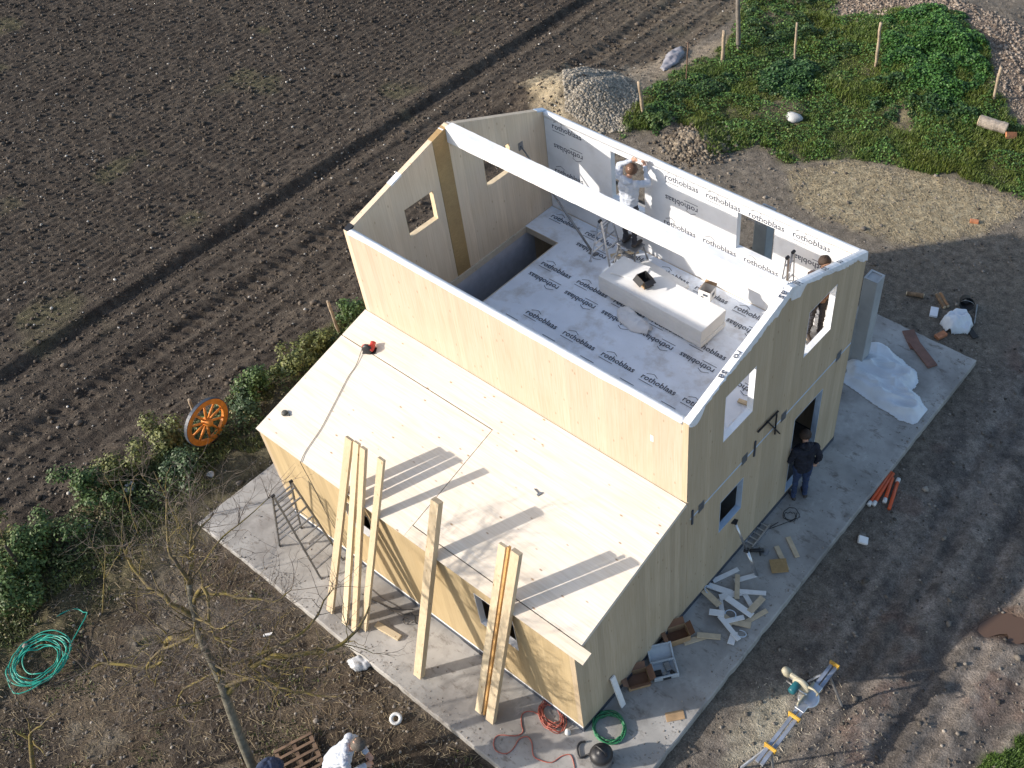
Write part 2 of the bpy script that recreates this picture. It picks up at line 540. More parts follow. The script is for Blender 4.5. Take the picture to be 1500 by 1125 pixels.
def make_ground():
    xs = axis_coords(-24.5, 13.6, .056); ys = axis_coords(-6.6, 27.6, .056)
    X, Y = np.meshgrid(xs, ys, indexing='ij')
    Z = height(X, Y)
    far = np.maximum(np.maximum(-26 - X, X - 15), np.maximum(-8 - Y, Y - 29))
    Z = np.where(far > 0, -.27 + .0 * Z, Z)
    z = zones(X, Y)
    c = np.empty(X.shape + (3,))
    n1 = fbm(X, Y, 1.1, 101, 4)[..., None]; n2 = fbm(X, Y, .12, 103, 3)[..., None]; n3 = fbm(X, Y, 4.5, 105, 3)[..., None]
    A = lambda *q: np.array(q)
    mixv = lambda k, a, b: a * (1 - k) + b * k
    c[:] = A(.17, .145, .115) * (.75 + .5 * n2)
    def lay(k, a, b, nn):
        nonlocal c
        k = k[..., None]; col = mixv(np.clip((nn - .3) / .4, 0, 1), a, b)
        c = c * (1 - k) + col * k
    lay(z['garden'], A(.064, .047, .033), A(.132, .103, .072), n1 * .6 + n2 * .4)
    lay(sstep(.50, .62, fbm(X, Y, 1.1, 241, 3)) * z['garden'] * .8, A(.032, .026, .021), A(.062, .050, .040), n2)
    lay(sstep(.60, .70, fbm(X, Y, .8, 247, 3)) * z['garden'] * .6, A(.16, .135, .10), A(.22, .19, .145), n2)
    lay(z['road'], A(.150, .126, .106), A(.255, .218, .183), n1 * .7 + n2 * .3)
    stk = vnoise(X * 1.0 + .035 * Y, Y * .07, .16, 231) * .6 + vnoise(X + .035 * Y, Y * .05, .34, 233) * .4
    lay(sstep(.52, .66, stk) * z['road'] * sstep(8.6, 9.4, X) * .6, A(.085, .074, .064), A(.12, .105, .09), n2)
    lay(sstep(.50, .36, stk) * z['road'] * sstep(8.6, 9.4, X) * .45, A(.24, .205, .17), A(.30, .26, .22), n2)
    redd = sstep(.60, .72, fbm(X, Y, .8, 121, 3)) * z['road'] * .5
    lay(redd, A(.15, .085, .065), A(.17, .10, .075), n2)
    lay(sstep(.6, .7, fbm(X, Y, .45, 125, 3)) * z['road'] * .75, A(.085, .075, .068), A(.10, .09, .08), n2)
    ry = X + .035 * (Y - 5) + (vnoise(X * 0, Y, 3, 77) - .5) * .3
    for c0, w0 in ((9.55, .17), (9.95, .15), (10.75, .24), (11.25, .17), (12.0, .26)):
        lay(np.exp(-((ry - c0) / w0) ** 2) * z['road'] * sstep(.35, .6, fbm(X, Y, .9, 127, 3)) * .75, A(.075, .066, .06), A(.10, .09, .082), n2)
    for c_, a_, b2, rz_ in PUD:
        dx, dy = X - c_[0], Y - c_[1]; qq = np.hypot((dx * math.cos(rz_) + dy * math.sin(rz_)) / a_, (-dx * math.sin(rz_) + dy * math.cos(rz_)) / b2)
        lay(sstep(2.0, .9, qq + (fbm(X, Y, .18, 251, 3) - .5) * 1.2) * .85, A(.11, .066, .045), A(.16, .098, .068), n2)
    lay(z['hedge'] * .8, A(.06, .055, .03), A(.12, .105, .055), n2)
    lay(z['field'], A(.049, .039, .031), A(.096, .078, .060), n2 * .75 + n3 * .25)
    lay(sstep(.66, .78, fbm(X, Y, 2.2, 131, 3)) * z['field'] * .5, A(.10, .095, .05), A(.13, .12, .06), n2)
    lay(z['field'] * sstep(12, 22, Y) * sstep(-9, -5.5, X) * .8, A(.115, .094, .07), A(.185, .152, .112), n2)
    lay(z['shoulder'], A(.22, .18, .13), A(.32, .26, .19), n2)
    lay(z['mound'], A(.17, .125, .095), A(.29, .225, .165), n2 * .6 + n1 * .4)
    lay(z['green'], A(.042, .052, .018), A(.09, .095, .038), n1 * .5 + n2 * .5)
    lay(sstep(.6, .7, fbm(X, Y, 1.3, 141, 3)) * z['green'] * .7, A(.16, .13, .085), A(.22, .18, .12), n2)
    lay(z['dry'] * (1 - .6 * z['green']), A(.27, .225, .145), A(.38, .325, .22), n2)
    lay(z['sand'], A(.33, .265, .17), A(.42, .345, .23), n2)
    lay(z['grav'], A(.17, .15, .118), A(.29, .26, .21), n2)
    lay(z['saw'] * .85, A(.30, .265, .195), A(.40, .36, .27), n2 * .5 + n1 * .5)
    lay(z['lawn'], A(.05, .075, .02), A(.09, .12, .035), n2)
    nx, ny = X.shape
    V = np.stack([X, Y, Z], -1).reshape(-1, 3)
    I = np.arange(nx * ny).reshape(nx, ny)
    F = np.stack([I[:-1, :-1], I[1:, :-1], I[1:, 1:], I[:-1, 1:]], -1).reshape(-1, 4)
    me = np_mesh('ground', V, F, M_ground, c.reshape(-1, 3), smooth=True)
    o = link('ground', me)
    tag(o, 'bare brown soil with ploughed field, yard and grassy verge', kind='structure')
    return o
make_ground()

def hz(x, y): return float(height(np.array([x]), np.array([y]))[0])

M_puddle, t_, b_ = newmat('muddy_water')
b_.inputs['Base Color'].default_value = (.11, .068, .045, 1)
b_.inputs['Roughness'].default_value = .12
for ip, (c, a, bb, rz) in enumerate(PUD):
    mb = MB()
    n = 28
    pts = []
    for k in range(n):
        q = 2 * math.pi * k / n
        rr = 1.15 + .16 * math.sin(3 * q + a * 9) + .1 * math.sin(5 * q + 2)
        pts.append((c[0] + rr * (a * math.cos(q) * math.cos(rz) - bb * math.sin(q) * math.sin(rz)),
                    c[1] + rr * (a * math.cos(q) * math.sin(rz) + bb * math.sin(q) * math.cos(rz)), PUDDLE_Z + .004 * ip))
    mb.add(pts, [tuple(range(n))])
    tag(mb.build('puddle', M_puddle), 'shallow reddish brown puddle in a wheel track', kind='structure')

# ---------------------------------------------------------------- concrete slab
def slab():
    x0, y0, x1, y1 = SLAB
    nx, ny = 48, 62
    vs_, fs_ = [], []
    mb = MB()
    # rim with small irregularities
    per = []
    step = .12
    def seg(a, b):
        n = int(math.hypot(b[0] - a[0], b[1] - a[1]) / step)
        return [(a[0] + (b[0] - a[0]) * k / n, a[1] + (b[1] - a[1]) * k / n) for k in range(n)]
    cs = [(x0, y0), (x1, y0), (x1, y1), (x0, y1)]
    for i in range(4): per += seg(cs[i], cs[(i + 1) % 4])
    n = len(per)
    jit = [(p[0] + rnd.uniform(-.005, .005) - (.014 if rnd.random() < .05 else 0) * (1 if p[0] > 3 else -1), p[1] + rnd.uniform(-.005, .005) + (.014 if rnd.random() < .05 else 0) * (-1 if p[1] > 3 else 1)) for p in per]
    cx, cy = (x0 + x1) / 2, (y0 + y1) / 2
    inn = [(p[0] - .02 * (1 if p[0] > cx else -1), p[1] - .02 * (1 if p[1] > cy else -1)) for p in jit]
    vs_ = [(p[0], p[1], -.45) for p in jit] + [(p[0], p[1], -.115) for p in jit] + [(p[0], p[1], -.1) for p in inn]
    for k in range(n):
        l = (k + 1) % n
        fs_ += [(k, l, n + l, n + k), (n + k, n + l, 2 * n + l, 2 * n + k)]
    fs_.append(tuple(2 * n + k for k in range(n)))
    mb.add(vs_, fs_)
    o = mb.build('concrete_slab', M_conc)
    tag(o, 'grey concrete foundation slab under the timber house', kind='structure')
slab()

# ---------------------------------------------------------------- house shell
def panel_mesh(name, outer, holes, th, M4, mat_):
    cu = bpy.data.curves.new(name, 'CURVE')
    cu.dimensions = '2D'; cu.fill_mode = 'BOTH'; cu.extrude = th / 2
    for loop in [outer] + list(holes):
        s = cu.splines.new('POLY'); s.points.add(len(loop) - 1)
        for q, p in zip(s.points, loop): q.co = (p[0], p[1], 0, 1)
        s.use_cyclic_u = True
    o = bpy.data.objects.new(name, cu)
    COL.objects.link(o)
    dg = bpy.context.evaluated_depsgraph_get()
    me = bpy.data.meshes.new_from_object(o.evaluated_get(dg))
    me.name = name
    bpy.data.objects.remove(o); bpy.data.curves.remove(cu)
    me.transform(M4)
    me.materials.clear()
    me.materials.append(mat_)
    me.polygons.foreach_set('use_smooth', [False] * len(me.polygons))
    return me

def MX(x): return Matrix(((0, 0, 1, x), (1, 0, 0, 0), (0, 1, 0, 0), (0, 0, 0, 1)))      # (y,z) outline at x
def MY(y): return Matrix(((1, 0, 0, 0), (0, 0, -1, y), (0, 1, 0, 0), (0, 0, 0, 1)))     # (x,z) outline at y
def MZ(z): return Matrix.Translation((0, 0, z))
def rect(a0, a1, b0, b1): return [(a0, b0), (a1, b0), (a1, b1), (a0, b1)]

house = thing('timber_house', 'unfinished roofless cross laminated timber house with lean-to on concrete slab', 'house', (L / 2, W / 2, 0))
TH = .10
def P(name, outer, holes, th, M4, mat_, parent=None):
    return link(name, panel_mesh(name, outer, holes, th, M4, mat_), parent or house)

ZJ = 2.56
# shaded front gable, at x = L
door = rect(5.79, 6.70, .05, 2.10)
win_lo = rect(3.59, 4.24, 1.26, 2.09)
winA = rect(3.55, 4.33, 3.64, 4.63)
winB = rect(5.78, 6.60, 3.62, 4.60)
rt = .09
P('gable_panel', [(0, 0), (2.70, 0), (2.70, H1 - .0), (YT, H1 - rt), (0, H0 - rt)], [], TH, MX(L - TH / 2), M_wall)
P('gable_panel', [(2.704, 0), (W, 0), (W, ZJ), (2.704, ZJ)], [door, win_lo], TH, MX(L - TH / 2), M_wall)
P('gable_panel', [(2.704, ZJ + .012), (W, ZJ + .012), (W, H4), (YR, H3), (YT, H2), (YT, H1 + .004), (2.704, H1 + .004)], [winA, winB], TH, MX(L - TH / 2), M_wall)
# far gable, at x = 0
fw1 = rect(3.84, 4.53, 3.95, 4.56); fw2 = rect(5.78, 6.47, 3.88, 4.48)
rk = lambda y: H2 + (y - YT) / (YR - YT) * (H3 - H2) if y < YR else H3 + (y - YR) / (W - YR) * (H4 - H3)
P('gable_panel', [(YT, 0), (4.715, 0), (4.715, rk(4.715)), (YT, H2)], [fw1], TH, MX(TH / 2), M_wall_bounce)
P('osb_strip', [(4.718, 0), (5.055, 0), (5.055, rk(5.055)), (4.718, rk(4.718))], [], TH + .012, MX(TH / 2), M_osb)
P('gable_panel', [(5.058, 0), (W, 0), (W, H4), (YR, H3), (5.058, rk(5.058))], [fw2], TH, MX(TH / 2), M_wall_bounce)
P('gable_panel', [(0, 0), (YT - .004, 0), (YT - .004, H1 - rt), (0, H0 - rt)], [], TH, MX(TH / 2), M_wall)
# long walls
lw1 = rect(1.98, 2.62, 1.26, 1.98); lw2 = rect(4.98, 5.78, 1.14, 2.02)
P('front_wall', rect(TH, L - TH, 0, H0 - rt), [lw1, lw2], TH, MY(TH / 2), M_front)
P('upper_wall', rect(TH, L - TH, 0, H2), [], TH, MY(YT + TH / 2), M_wallx)
rw1 = rect(1.72, 2.52, 3.38, 4.44); rw2 = rect(4.55, 5.32, 3.55, 4.36)
P('rear_wall', rect(TH, L - TH, 0, H4), [rw1, rw2], TH, MY(W - TH / 2), M_wallx)
# membrane lining on the inside of the rear wall
rm = P('wall_membrane', rect(TH + .01, L - TH - .01, FLOOR + .004, H4 + .004), [rw1, rw2], .006, MY(W - TH - .004), M_white)
# lower lining seen down the stair opening
P('stair_lining', rect(3.2, 6.8, 0, FLOOR - .15), [], .006, MX(TH + .02), M_dark)

def liner(rc, M4, th, mat_, t=.006, parent=None):
    """membrane or tape folded round the sides of an opening"""
    (a0, b0), (a1, _), (_, b1) = rc[0], rc[1], rc[2]
    outer = rect(a0 - .001, a1 + .001, b0 - .001, b1 + .001)
    return P('opening_lining', outer, [rect(a0 + t, a1 - t, b0 + t, b1 - t)], th, M4, mat_, parent)
liner(rw1, MY(W - TH / 2), TH + .02, M_white); liner(rw2, MY(W - TH / 2), TH + .02, M_white)
liner(winA, MX(L - TH / 2), TH + .006, M_white); liner(winB, MX(L - TH / 2), TH + .006, M_white)
liner(win_lo, MX(L - TH / 2), TH + .008, M_tape); liner(door, MX(L - TH / 2), TH + .008, M_tape)
liner(lw1, MY(TH / 2), TH + .008, M_white); liner(lw2, MY(TH / 2), TH + .008, M_white)
liner(fw1, MX(TH / 2), TH + .004, M_wface); liner(fw2, MX(TH / 2), TH + .004, M_wface)

# intermediate floor with stair opening
hole = rect(TH + .03, .96, 3.25, 6.60)
P('floor_panel', rect(TH + .002, L - TH - .002, YT + TH + .002, W - TH - .002), [hole], .14, MZ(FLOOR - .07), M_roof2)

def floor_sheet():
    xs = np.arange(TH + .01, L - TH - .008, .04); ys = np.arange(YT + TH + .01, W - TH - .012, .04)
    X, Y = np.meshgrid(xs, ys, indexing='ij')
    Z = FLOOR + .003 + .007 * np.abs(fbm(X, Y, .35, 201, 3) - .5) * 2 + .004 * vnoise(X * 2.2 + Y, Y * .4 - X * .3, .25, 207)
    I = np.arange(X.size).reshape(X.shape)
    F = np.stack([I[:-1, :-1], I[1:, :-1], I[1:, 1:], I[:-1, 1:]], -1)
    cxx = (X[:-1, :-1] + X[1:, 1:]) / 2; cyy = (Y[:-1, :-1] + Y[1:, 1:]) / 2
    keep = ~((cxx < .97) & (cyy > 3.24) & (cyy < 6.61) & (cxx > .10))
    me = np_mesh('floor_membrane', np.stack([X, Y, Z], -1).reshape(-1, 3), F[keep].reshape(-1, 4), M_floorm, smooth=True)
    return link('floor_membrane', me, house)
fm = floor_sheet()

# ridge beam wrapped in membrane
def beam():
    n, prof = 170, []
    hw_, hh = .085, .15
    for (cy, cz, nn_) in ((-hw_, -hh, 6), (-hw_, hh, 3), (hw_, hh, 6), (hw_, -hh, 3)): prof.append((cy, cz))
    ring_ = []
    for i in range(4):
        (a0, b0), (a1, b1) = prof[i], prof[(i + 1) % 4]
        for k in range(8): ring_.append((a0 + (a1 - a0) * k / 8, b0 + (b1 - b0) * k / 8))
    xs = np.linspace(TH + .003, L - TH - .003, n); V = np.empty((n, len(ring_), 3))
    for j, (a0, b0) in enumerate(ring_):
        w_ = (fbm(xs * 1.0 + j * .013, xs * 0 + j * .035, .22, 71, 3) - .5) * .016
        d_ = np.hypot(a0 / hw_, b0 / hh)
        V[:, j, 0] = xs; V[:, j, 1] = 5.125 + a0 * (1 + w_ / hw_ * (abs(a0) > hw_ * .98)); V[:, j, 2] = 5.418 + b0 + w_ * .4 * (abs(b0) > hh * .98)
    m_ = len(ring_); I = np.arange(n * m_).reshape(n, m_); J = np.roll(I, -1, 1)
    F = np.stack([I[:-1], I[1:], J[1:], J[:-1]], -1).reshape(-1, 4)
    return link('ridge_beam', np_mesh('ridge_beam', V.reshape(-1, 3), F, M_white, smooth=True), house)
rb = beam()
rb.data.polygons.foreach_set('use_smooth', [False] * len(rb.data.polygons))
# membrane caps on the wall tops
def cap(name, pts, w_, drop, thick=.006):
    pass
def wall_cap(y0, y1, z, drop_a, drop_b, seed):
    """membrane laid over a wall top with uneven, slightly wavy edges"""
    rs = np.random.default_rng(seed); n = 150
    xs = np.linspace(TH + .004, L - TH - .004, n)
    wv = lambda s_, a_: (fbm(xs, xs * 0 + seed, s_, seed + int(s_ * 100), 3) - .5) * a_
    rows_ = [(y0 - .006 + wv(.5, .010), z - drop_a + wv(.6, .035) + wv(.12, .012)), (y0 - .008 + wv(.4, .008), z - drop_a * .45 + xs * 0), (y0 - .004 + wv(.3, .006), z + .004 + wv(.4, .006)),
             ((y0 + y1) / 2 + xs * 0, z + .012 + wv(.35, .012)), (y1 + .004 + wv(.3, .006), z + .004 + wv(.45, .006)), (y1 + .010 + wv(.5, .010), z - drop_b + wv(.5, .02))]
    V = np.stack([np.stack([xs, ry_ + xs * 0, rz_ + xs * 0], -1) for ry_, rz_ in rows_], 0)
    I = np.arange(V.shape[0] * n).reshape(V.shape[0], n)
    F = np.stack([I[:-1, :-1], I[:-1, 1:], I[1:, 1:], I[1:, :-1]], -1).reshape(-1, 4)
    o = link('top_membrane', np_mesh('top_membrane', V.reshape(-1, 3), F, M_white, smooth=True), house)
    md = o.modifiers.new('t', 'SOLIDIFY'); md.thickness = .003
wall_cap(YT, YT + TH, H2 + .002, .055, .5, 3)
wall_cap(W - TH - .012, W - .022, H4 + .006, .09, .004, 5)

def rake_sheet(x0, x1, ya, za, yb, zb, drops, seed):
    """membrane folded over a sloping gable edge, hanging unevenly outside"""
    rs = random.Random(seed)
    n = 60
    vs_, fs_ = [], []
    for k in range(n + 1):
        t = k / n
        y = ya + (yb - ya) * t; z = za + (zb - za) * t
        d = np.interp(t, [q[0] for q in drops], [q[1] for q in drops]) + rs.uniform(-.008, .008)
        e = rs.uniform(-.003, .003)
        vs_ += [(x0 - .006, y, z - .16), (x0 - .006, y, z + .006), ((x0 + x1) / 2, y, z + .014 + e), (x1 + .006, y, z + .008 + e),
                (x1 + .010 + rs.uniform(0, .012), y, z - d * .5), (x1 + .008 + rs.uniform(0, .02), y, z - d)]
    for k in range(n):
        for i in range(5):
            a = k * 6 + i
            fs_.append((a, a + 1, a + 7, a + 6))
    mb = MB(); mb.add(vs_, fs_)
    o = mb.build('rake_membrane', M_white, house, smooth=False)
    md = o.modifiers.new('thick', 'SOLIDIFY'); md.thickness = .003
    return o
rk1 = rake_sheet(L - TH, L, YT, H2, YR, H3, [(0, .03), (.05, .16), (.1, .16), (.13, .03), (.35, .025), (.5, .09), (.62, .13), (.75, .10), (.85, .16), (.97, .10), (1, .2)], 3)
rk2 = rake_sheet(L - TH, L, YR, H3, W, H4, [(0, .24), (.12, .24), (.15, .06), (.4, .07), (.7, .10), (.86, .07), (.9, .14), (1, .17)], 4)
# bare far rake with patches of tape
for (ya, yb, mt) in ((3.70, 3.95, M_white), (2.66, 2.80, M_black), (4.98, 5.2, M_white), (7.28, 7.53, M_tape)):
    mb = MB()
    for k in range(1):
        za, zb = rk(ya), rk(yb)
        mb.hexa([(-.004, ya, za - .03), (TH + .004, ya, za - .03), (TH + .004, yb, zb - .03), (-.004, yb, zb - .03),
                 (-.004, ya, za + .006), (TH + .004, ya, za + .006), (TH + .004, yb, zb + .006), (-.004, yb, zb + .006)])
    mb.build('tape_patch', mt, house)

# lean-to roof panels
ang = math.atan2(H1 - H0, YT)
def RM(off): return Matrix(((1, 0, 0, 0), (0, math.cos(ang), -math.sin(ang), math.sin(ang) * off), (0, math.sin(ang), math.cos(ang), H0 - math.cos(ang) * off), (0, 0, 0, 1)))
SL = math.hypot(YT, H1 - H0) - .012
k_ = 1 / math.cos(ang)
sa, sb = 2.06 * k_, .16 * k_
g_ = .016
P('roof_panel', [(-.02, -.03), (3.58, -.03), (3.58, sa - g_), (-.02, sa - g_)], [], .08, RM(.04), M_roof)
P('roof_panel', [(-.02, sa), (3.594, sa), (3.594, sb + .014), (7.0, sb + .014), (7.0, SL), (-.02, SL)], [], .08, RM(.04), M_roof)
P('eave_board', [(3.588, -.035), (7.19, -.035), (7.19, sb), (3.588, sb)], [], .035, RM(.0145), M_roof2)
P('roof_edge', [(3.588, -.028), (6.995, -.028), (6.995, sb), (3.588, sb)], [], .046, RM(.0575), M_roof)

# base strip
mb = MB()
for a, b in (((-.008, -.008), (L + .008, .05)), ((-.008, W - .05), (L + .008, W + .008))):
    mb.box(((a[0] + b[0]) / 2, (a[1] + b[1]) / 2, -.048), (b[0] - a[0], b[1] - a[1], .104))
mb.box((L - .02, W / 2, -.048), (.056, W - .1, .104)); mb.box((.02, W / 2, -.048), (.056, W - .1, .104))
mb.build('base_strip', M_base, house)
mb = MB(); mb.box((L / 2, -.0025, .022), (L - .01, .004, .05)); mb.build('base_tape', M_white, house)

# joint tape, steel plates on the gable
mb = MB()
mb.box((L + .0015, (2.75 + W) / 2, ZJ + .004), (.003, W - 2.75, .035))
mb.build('joint_tape', M_tape, house)
for y in (3.04, 4.22, 5.36, 7.11):
    mb = MB()
    mb.box((L + .005, y, ZJ + .03), (.006, .15, .2))
    for i in range(3):
        for j in range(4): mb.box((L + .0095, y - .05 + .05 * i, ZJ - .04 + .047 * j), (.004, .012, .012))
    mb.build('steel_plate', M_steel, house)
for y, h in ((2.80, .36), (4.50, .38)):
    mb = MB(); mb.box((L + .012, y, ZJ + .02), (.02, .035, h))
    mb.build('steel_strap', M_base, house)

q_ = gy(955, 642, YT)
mb = MB(); mb.box((q_[0], YT - .002, q_[2]), (.055, .003, .13)); mb.build('paper_label', M_white, house)
# printed words on the membranes
def word_mesh(body='rothoblaas', length=.72):
    cu = bpy.data.curves.new('word', 'FONT'); cu.body = body; cu.size = .2; cu.align_x = 'LEFT'
    cu.resolution_u = 2; cu.offset = .0022
    o = bpy.data.objects.new('word', cu); COL.objects.link(o)
    dg = bpy.context.evaluated_depsgraph_get()
    me = bpy.data.meshes.new_from_object(o.evaluated_get(dg))
    bpy.data.objects.remove(o)
    xs = [v.co.x for v in me.vertices]
    s = length / (max(xs) - min(xs))
    vs_ = [((v.co.x - min(xs)) * s, v.co.y * s, 0) for v in me.vertices]
    fs_ = [tuple(q.vertices) for q in me.polygons]
    mb = MB(); mb.add(vs_, fs_)
    H = .2 * s
    if body == 'rothoblaas':
        # roof-like swoosh over the first letters and a thin rule under the word
        x0, x1, yb = length * .05, length * .36, H * .74
        m_ = 10
        pts = [(x0 + (x1 - x0) * k / m_, yb + H * .34 * (1 - abs(2 * k / m_ - 1.1)) ** .8 if abs(2 * k / m_ - 1.1) < 1 else yb) for k in range(m_ + 1)]
        for k in range(m_):
            (a, b), (c, d) = pts[k], pts[k + 1]
            mb.add([(a, b, 0), (c, d, 0), (c, d + H * .07, 0), (a, b + H * .07, 0)], [(0, 1, 2, 3)])
        mb.add([(0, -H * .34, 0), (length * .42, -H * .34, 0), (length * .42, -H * .27, 0), (0, -H * .27, 0)], [(0, 1, 2, 3)])
    me2 = mb.mesh('printed_word', M_print)
    bpy.data.meshes.remove(me)
    return me2
WORD = word_mesh()
def put_word(parent, origin, ux, uy, me=WORD):
    """origin: left end of the baseline; ux, uy: unit directions of reading and of letter height"""
    o = bpy.data.objects.new('printed_word', me); COL.objects.link(o)
    o.parent = parent
    ux, uy = Vector(ux), Vector(uy); n = ux.cross(uy)
    o.matrix_local = Matrix(((ux[0], uy[0], n[0], origin[0]), (ux[1], uy[1], n[1], origin[1]), (ux[2], uy[2], n[2], origin[2]), (0, 0, 0, 1)))
    return o
zf = FLOOR + .0165
pitch, wl = .893, .72
rowsA = [(4.72, 1.82 - pitch, 1), (5.54, 1.13 - 0, -1), (5.92, 1.13, 1), (6.74, .40, -1), (3.52, .9, 1), (4.34, 1.13, -1), (7.12, .33, 1), (3.14, 1.13, -1)]
for y, x0, sgn in rowsA:
    for k in range(9):
        xa = x0 + k * pitch
        if xa + (wl if sgn > 0 else wl) > L - TH - .02 or xa < TH + .03: continue
        if xa < 1.02 and 3.0 < y < 6.75: continue
        if sgn > 0: put_word(fm, (xa, y, zf), (1, 0, 0), (0, 1, 0))
        else: put_word(fm, (xa + wl, y + .10, zf), (-1, 0, 0), (0, -1, 0))
yw = W - TH - .0095
for z, x0, sgn in ((4.37, .31, 1), (3.93, .31, -1), (3.36, .28, 1), (2.92, .30, -1)):
    for k in range(9):
        xa = x0 + k * pitch
        if xa + wl > L - TH - .02: continue
        bad = False
        for rc in (rw1, rw2):
            if xa + wl > rc[0][0] - .01 and xa < rc[1][0] + .01 and rc[0][1] - .06 < z + .05 < rc[2][1] + .03: bad = True
        if bad: continue
        if sgn > 0: put_word(rm, (xa, yw, z), (1, 0, 0), (0, 0, 1))
        else: put_word(rm, (xa + wl, yw, z + .10), (-1, 0, 0), (0, 0, -1))
# pieces of the word on the folded strips of the front gable
WF = {s_: word_mesh(s_, l_) for s_, l_ in (('as', .14), ('ro', .13), ('bl', .12), ('sa', .14))}
for s_, t, dz in (('as', .93, -.005), ('sa', .34, -.0), ('ro', .48, .0)):
    y = YT + (YR - YT) * t; z = H2 + (H3 - H2) * t
    sl_ = Vector((0, YR - YT, H3 - H2)).normalized()
    put_word(rk1, (L - .085, y + .07, z + .045), (0, -sl_.y, -sl_.z), Vector((1, 0, 0)), WF[s_])
for s_, t in (('bl', .06), ('as', .42), ('ro', .62)):
    y = YR + (W - YR) * t; z = H3 + (H4 - H3) * t
    sl_ = Vector((0, W - YR, H4 - H3)).normalized()
    put_word(rk2, (L - .085, y + .10, z - .012), (0, -sl_.y, -sl_.z), Vector((1, 0, 0)), WF[s_])

# ---------------------------------------------------------------- leaning timbers on the front eave
def lean(name, base, top, wx, wy, label, mat_, yc=-.02, zc=2.33, group=None):
    B = gz(base[0], base[1], -.1)
    B[1] -= 0
    c, d = ray(*top)
    ay, az = (yc - wy / 2) - B[1], zc - (-.1)
    # B.y + s*ay = c.y + t*d.y ; B.z + s*az = c.z + t*d.z
    A_ = np.array([[ay, -d[1]], [az, -d[2]]]); s_, t = np.linalg.solve(A_, np.array([c[1] - B[1], c[2] - B[2]]))
    T = c + t * d
    mb = MB()
    dirv = Vector(T - B).normalized()
    lift = Vector(B) + Vector((0, 0, .012))
    mb.bar(lift, T, wx, wy, up=(0, -1, 0.0001))
    o = mb.build(name, mat_)
    tag(o, label, 'timber', group)
    return T
G_T = 'timbers leaning on the lean-to eave'
M_t2 = wood('spruce_timber_b', (.58, .48, .33), 0, .7, 2, knots=.8)
lean('leaning_plank', (484, 896), (512, 642), .145, .05, 'pale plank leaning on lean-to eave, first beside the stepladder', M_timb, group=G_T)
lean('leaning_plank', (506, 914), (523, 648), .12, .05, 'pale plank leaning on lean-to eave, second from the stepladder', M_t2, group=G_T)
lean('leaning_plank', (520, 924), (533, 656), .115, .06, 'pale plank leaning on lean-to eave, third from the stepladder', M_timb, group=G_T)
lean('leaning_plank', (534, 922), (559, 672), .125, .05, 'shorter pale plank leaning on lean-to eave, fourth from the stepladder', M_t2, group=G_T)
lean('leaning_post', (614, 990), (640, 733), .16, .10, 'thick timber post leaning alone on the eave between two windows', M_timb, group=G_T)
lean('leaning_plank', (702, 1043), (737, 798), .13, .05, 'thinner pale board of a trio leaning over the window by the red hose', M_t2, group=G_T)
lean('leaning_plank', (710, 1047), (746, 801), .035, .05, 'narrow orange-toned lath between two pale boards leaning over a window', mk('heartwood', (.52, .30, .11), .7, .15, 10), group=G_T)
lean('leaning_post', (719, 1056), (757, 808), .155, .08, 'thick pale post of a trio leaning over the window by the red hose', M_timb, group=G_T)

# ---------------------------------------------------------------- stepladder outside
def a_ladder(label, xa, xb, y0, y1, z0, h, n, mat_, name='stepladder'):
    t = thing(name, label, 'ladder', ((xa + xb) / 2, (y0 + y1) / 2, z0))
    xm = (xa + xb) / 2
    for y, s in ((y0, 1), (y1, -1)):
        for xf in (xa, xb):
            mb = MB()
            mb.bar((xf, y, z0 + .02), (xm + .02 * (1 if xf > xm else -1), y + s * .06, z0 + h), .036, .022)
            mb.box((xf, y, z0 + .015), (.05, .035, .03))
            mb.build('rail', mat_, t)
        mb = MB(); mb.lathe([(.03, -.03), (.03, .03)], (xm, y + s * .06, z0 + h), Matrix.Rotation(math.pi / 2, 3, 'X'), 12)
        mb.build('hinge', M_black, t)
        mb = MB(); mb.bar((xa + (xm - xa) * .42, y + s * .02, z0 + h * .42), (xb + (xm - xb) * .42, y + s * .02, z0 + h * .42), .012, .012)
        mb.build('spreader', mat_, t)
    for xf in (xa, xb):
        for k in range(1, n + 1):
            q = k / (n + .6)
            x = xf + (xm - xf) * q
            mb = MB(); mb.bar((x, y0 + .06 * q, z0 + h * q), (x, y1 - .06 * q, z0 + h * q), .024, .024)
            mb.build('rung', mat_, t)
    return t
M_lad = mk('weathered_steel_tube', (.26, .26, .26), .5, .25, 8, metal=.6)
a_ladder('grey metal stepladder standing beside the leaning planks', 1.47, .34, -.66, -.16, -.1, 1.9, 8, M_lad)

# ---------------------------------------------------------------- things on the lean-to roof
def roofz(y): return H0 + (H1 - H0) * y / YT
def roofpt(px, py, off=0.0):
    c, d = ray(px, py); n = np.array([0, -(H1 - H0), YT]); n = n / np.linalg.norm(n); o = np.array([0, 0, H0]) + n * off
    return c + d * (((o - c) @ n) / (d @ n))
M_red = mk('red_plastic', (.50, .04, .03), .4, .15)
dp = roofpt(543, 513)
t = thing('circular_saw', 'red and black corded hand saw lying on the lean-to roof', 'power tool', dp)
RS = Matrix.Rotation(ang, 3, 'X')
def rp(a, b, c): return Vector(dp) + RS @ Vector((a, b, c))
mb = MB(); mb.box(rp(0, -.02, .012), (.24, .13, .012), RS @ rotz(.5)); mb.build('sole_plate', M_black, t)
mb = MB(); mb.lathe([(.02, -.03), (.085, -.03), (.092, -.015), (.092, .02), (.06, .035)], rp(.0, -.04, .09), RS @ Euler((math.pi / 2 - .5, 0, .5)).to_matrix(), 20); mb.build('blade_guard', M_black, t, True)
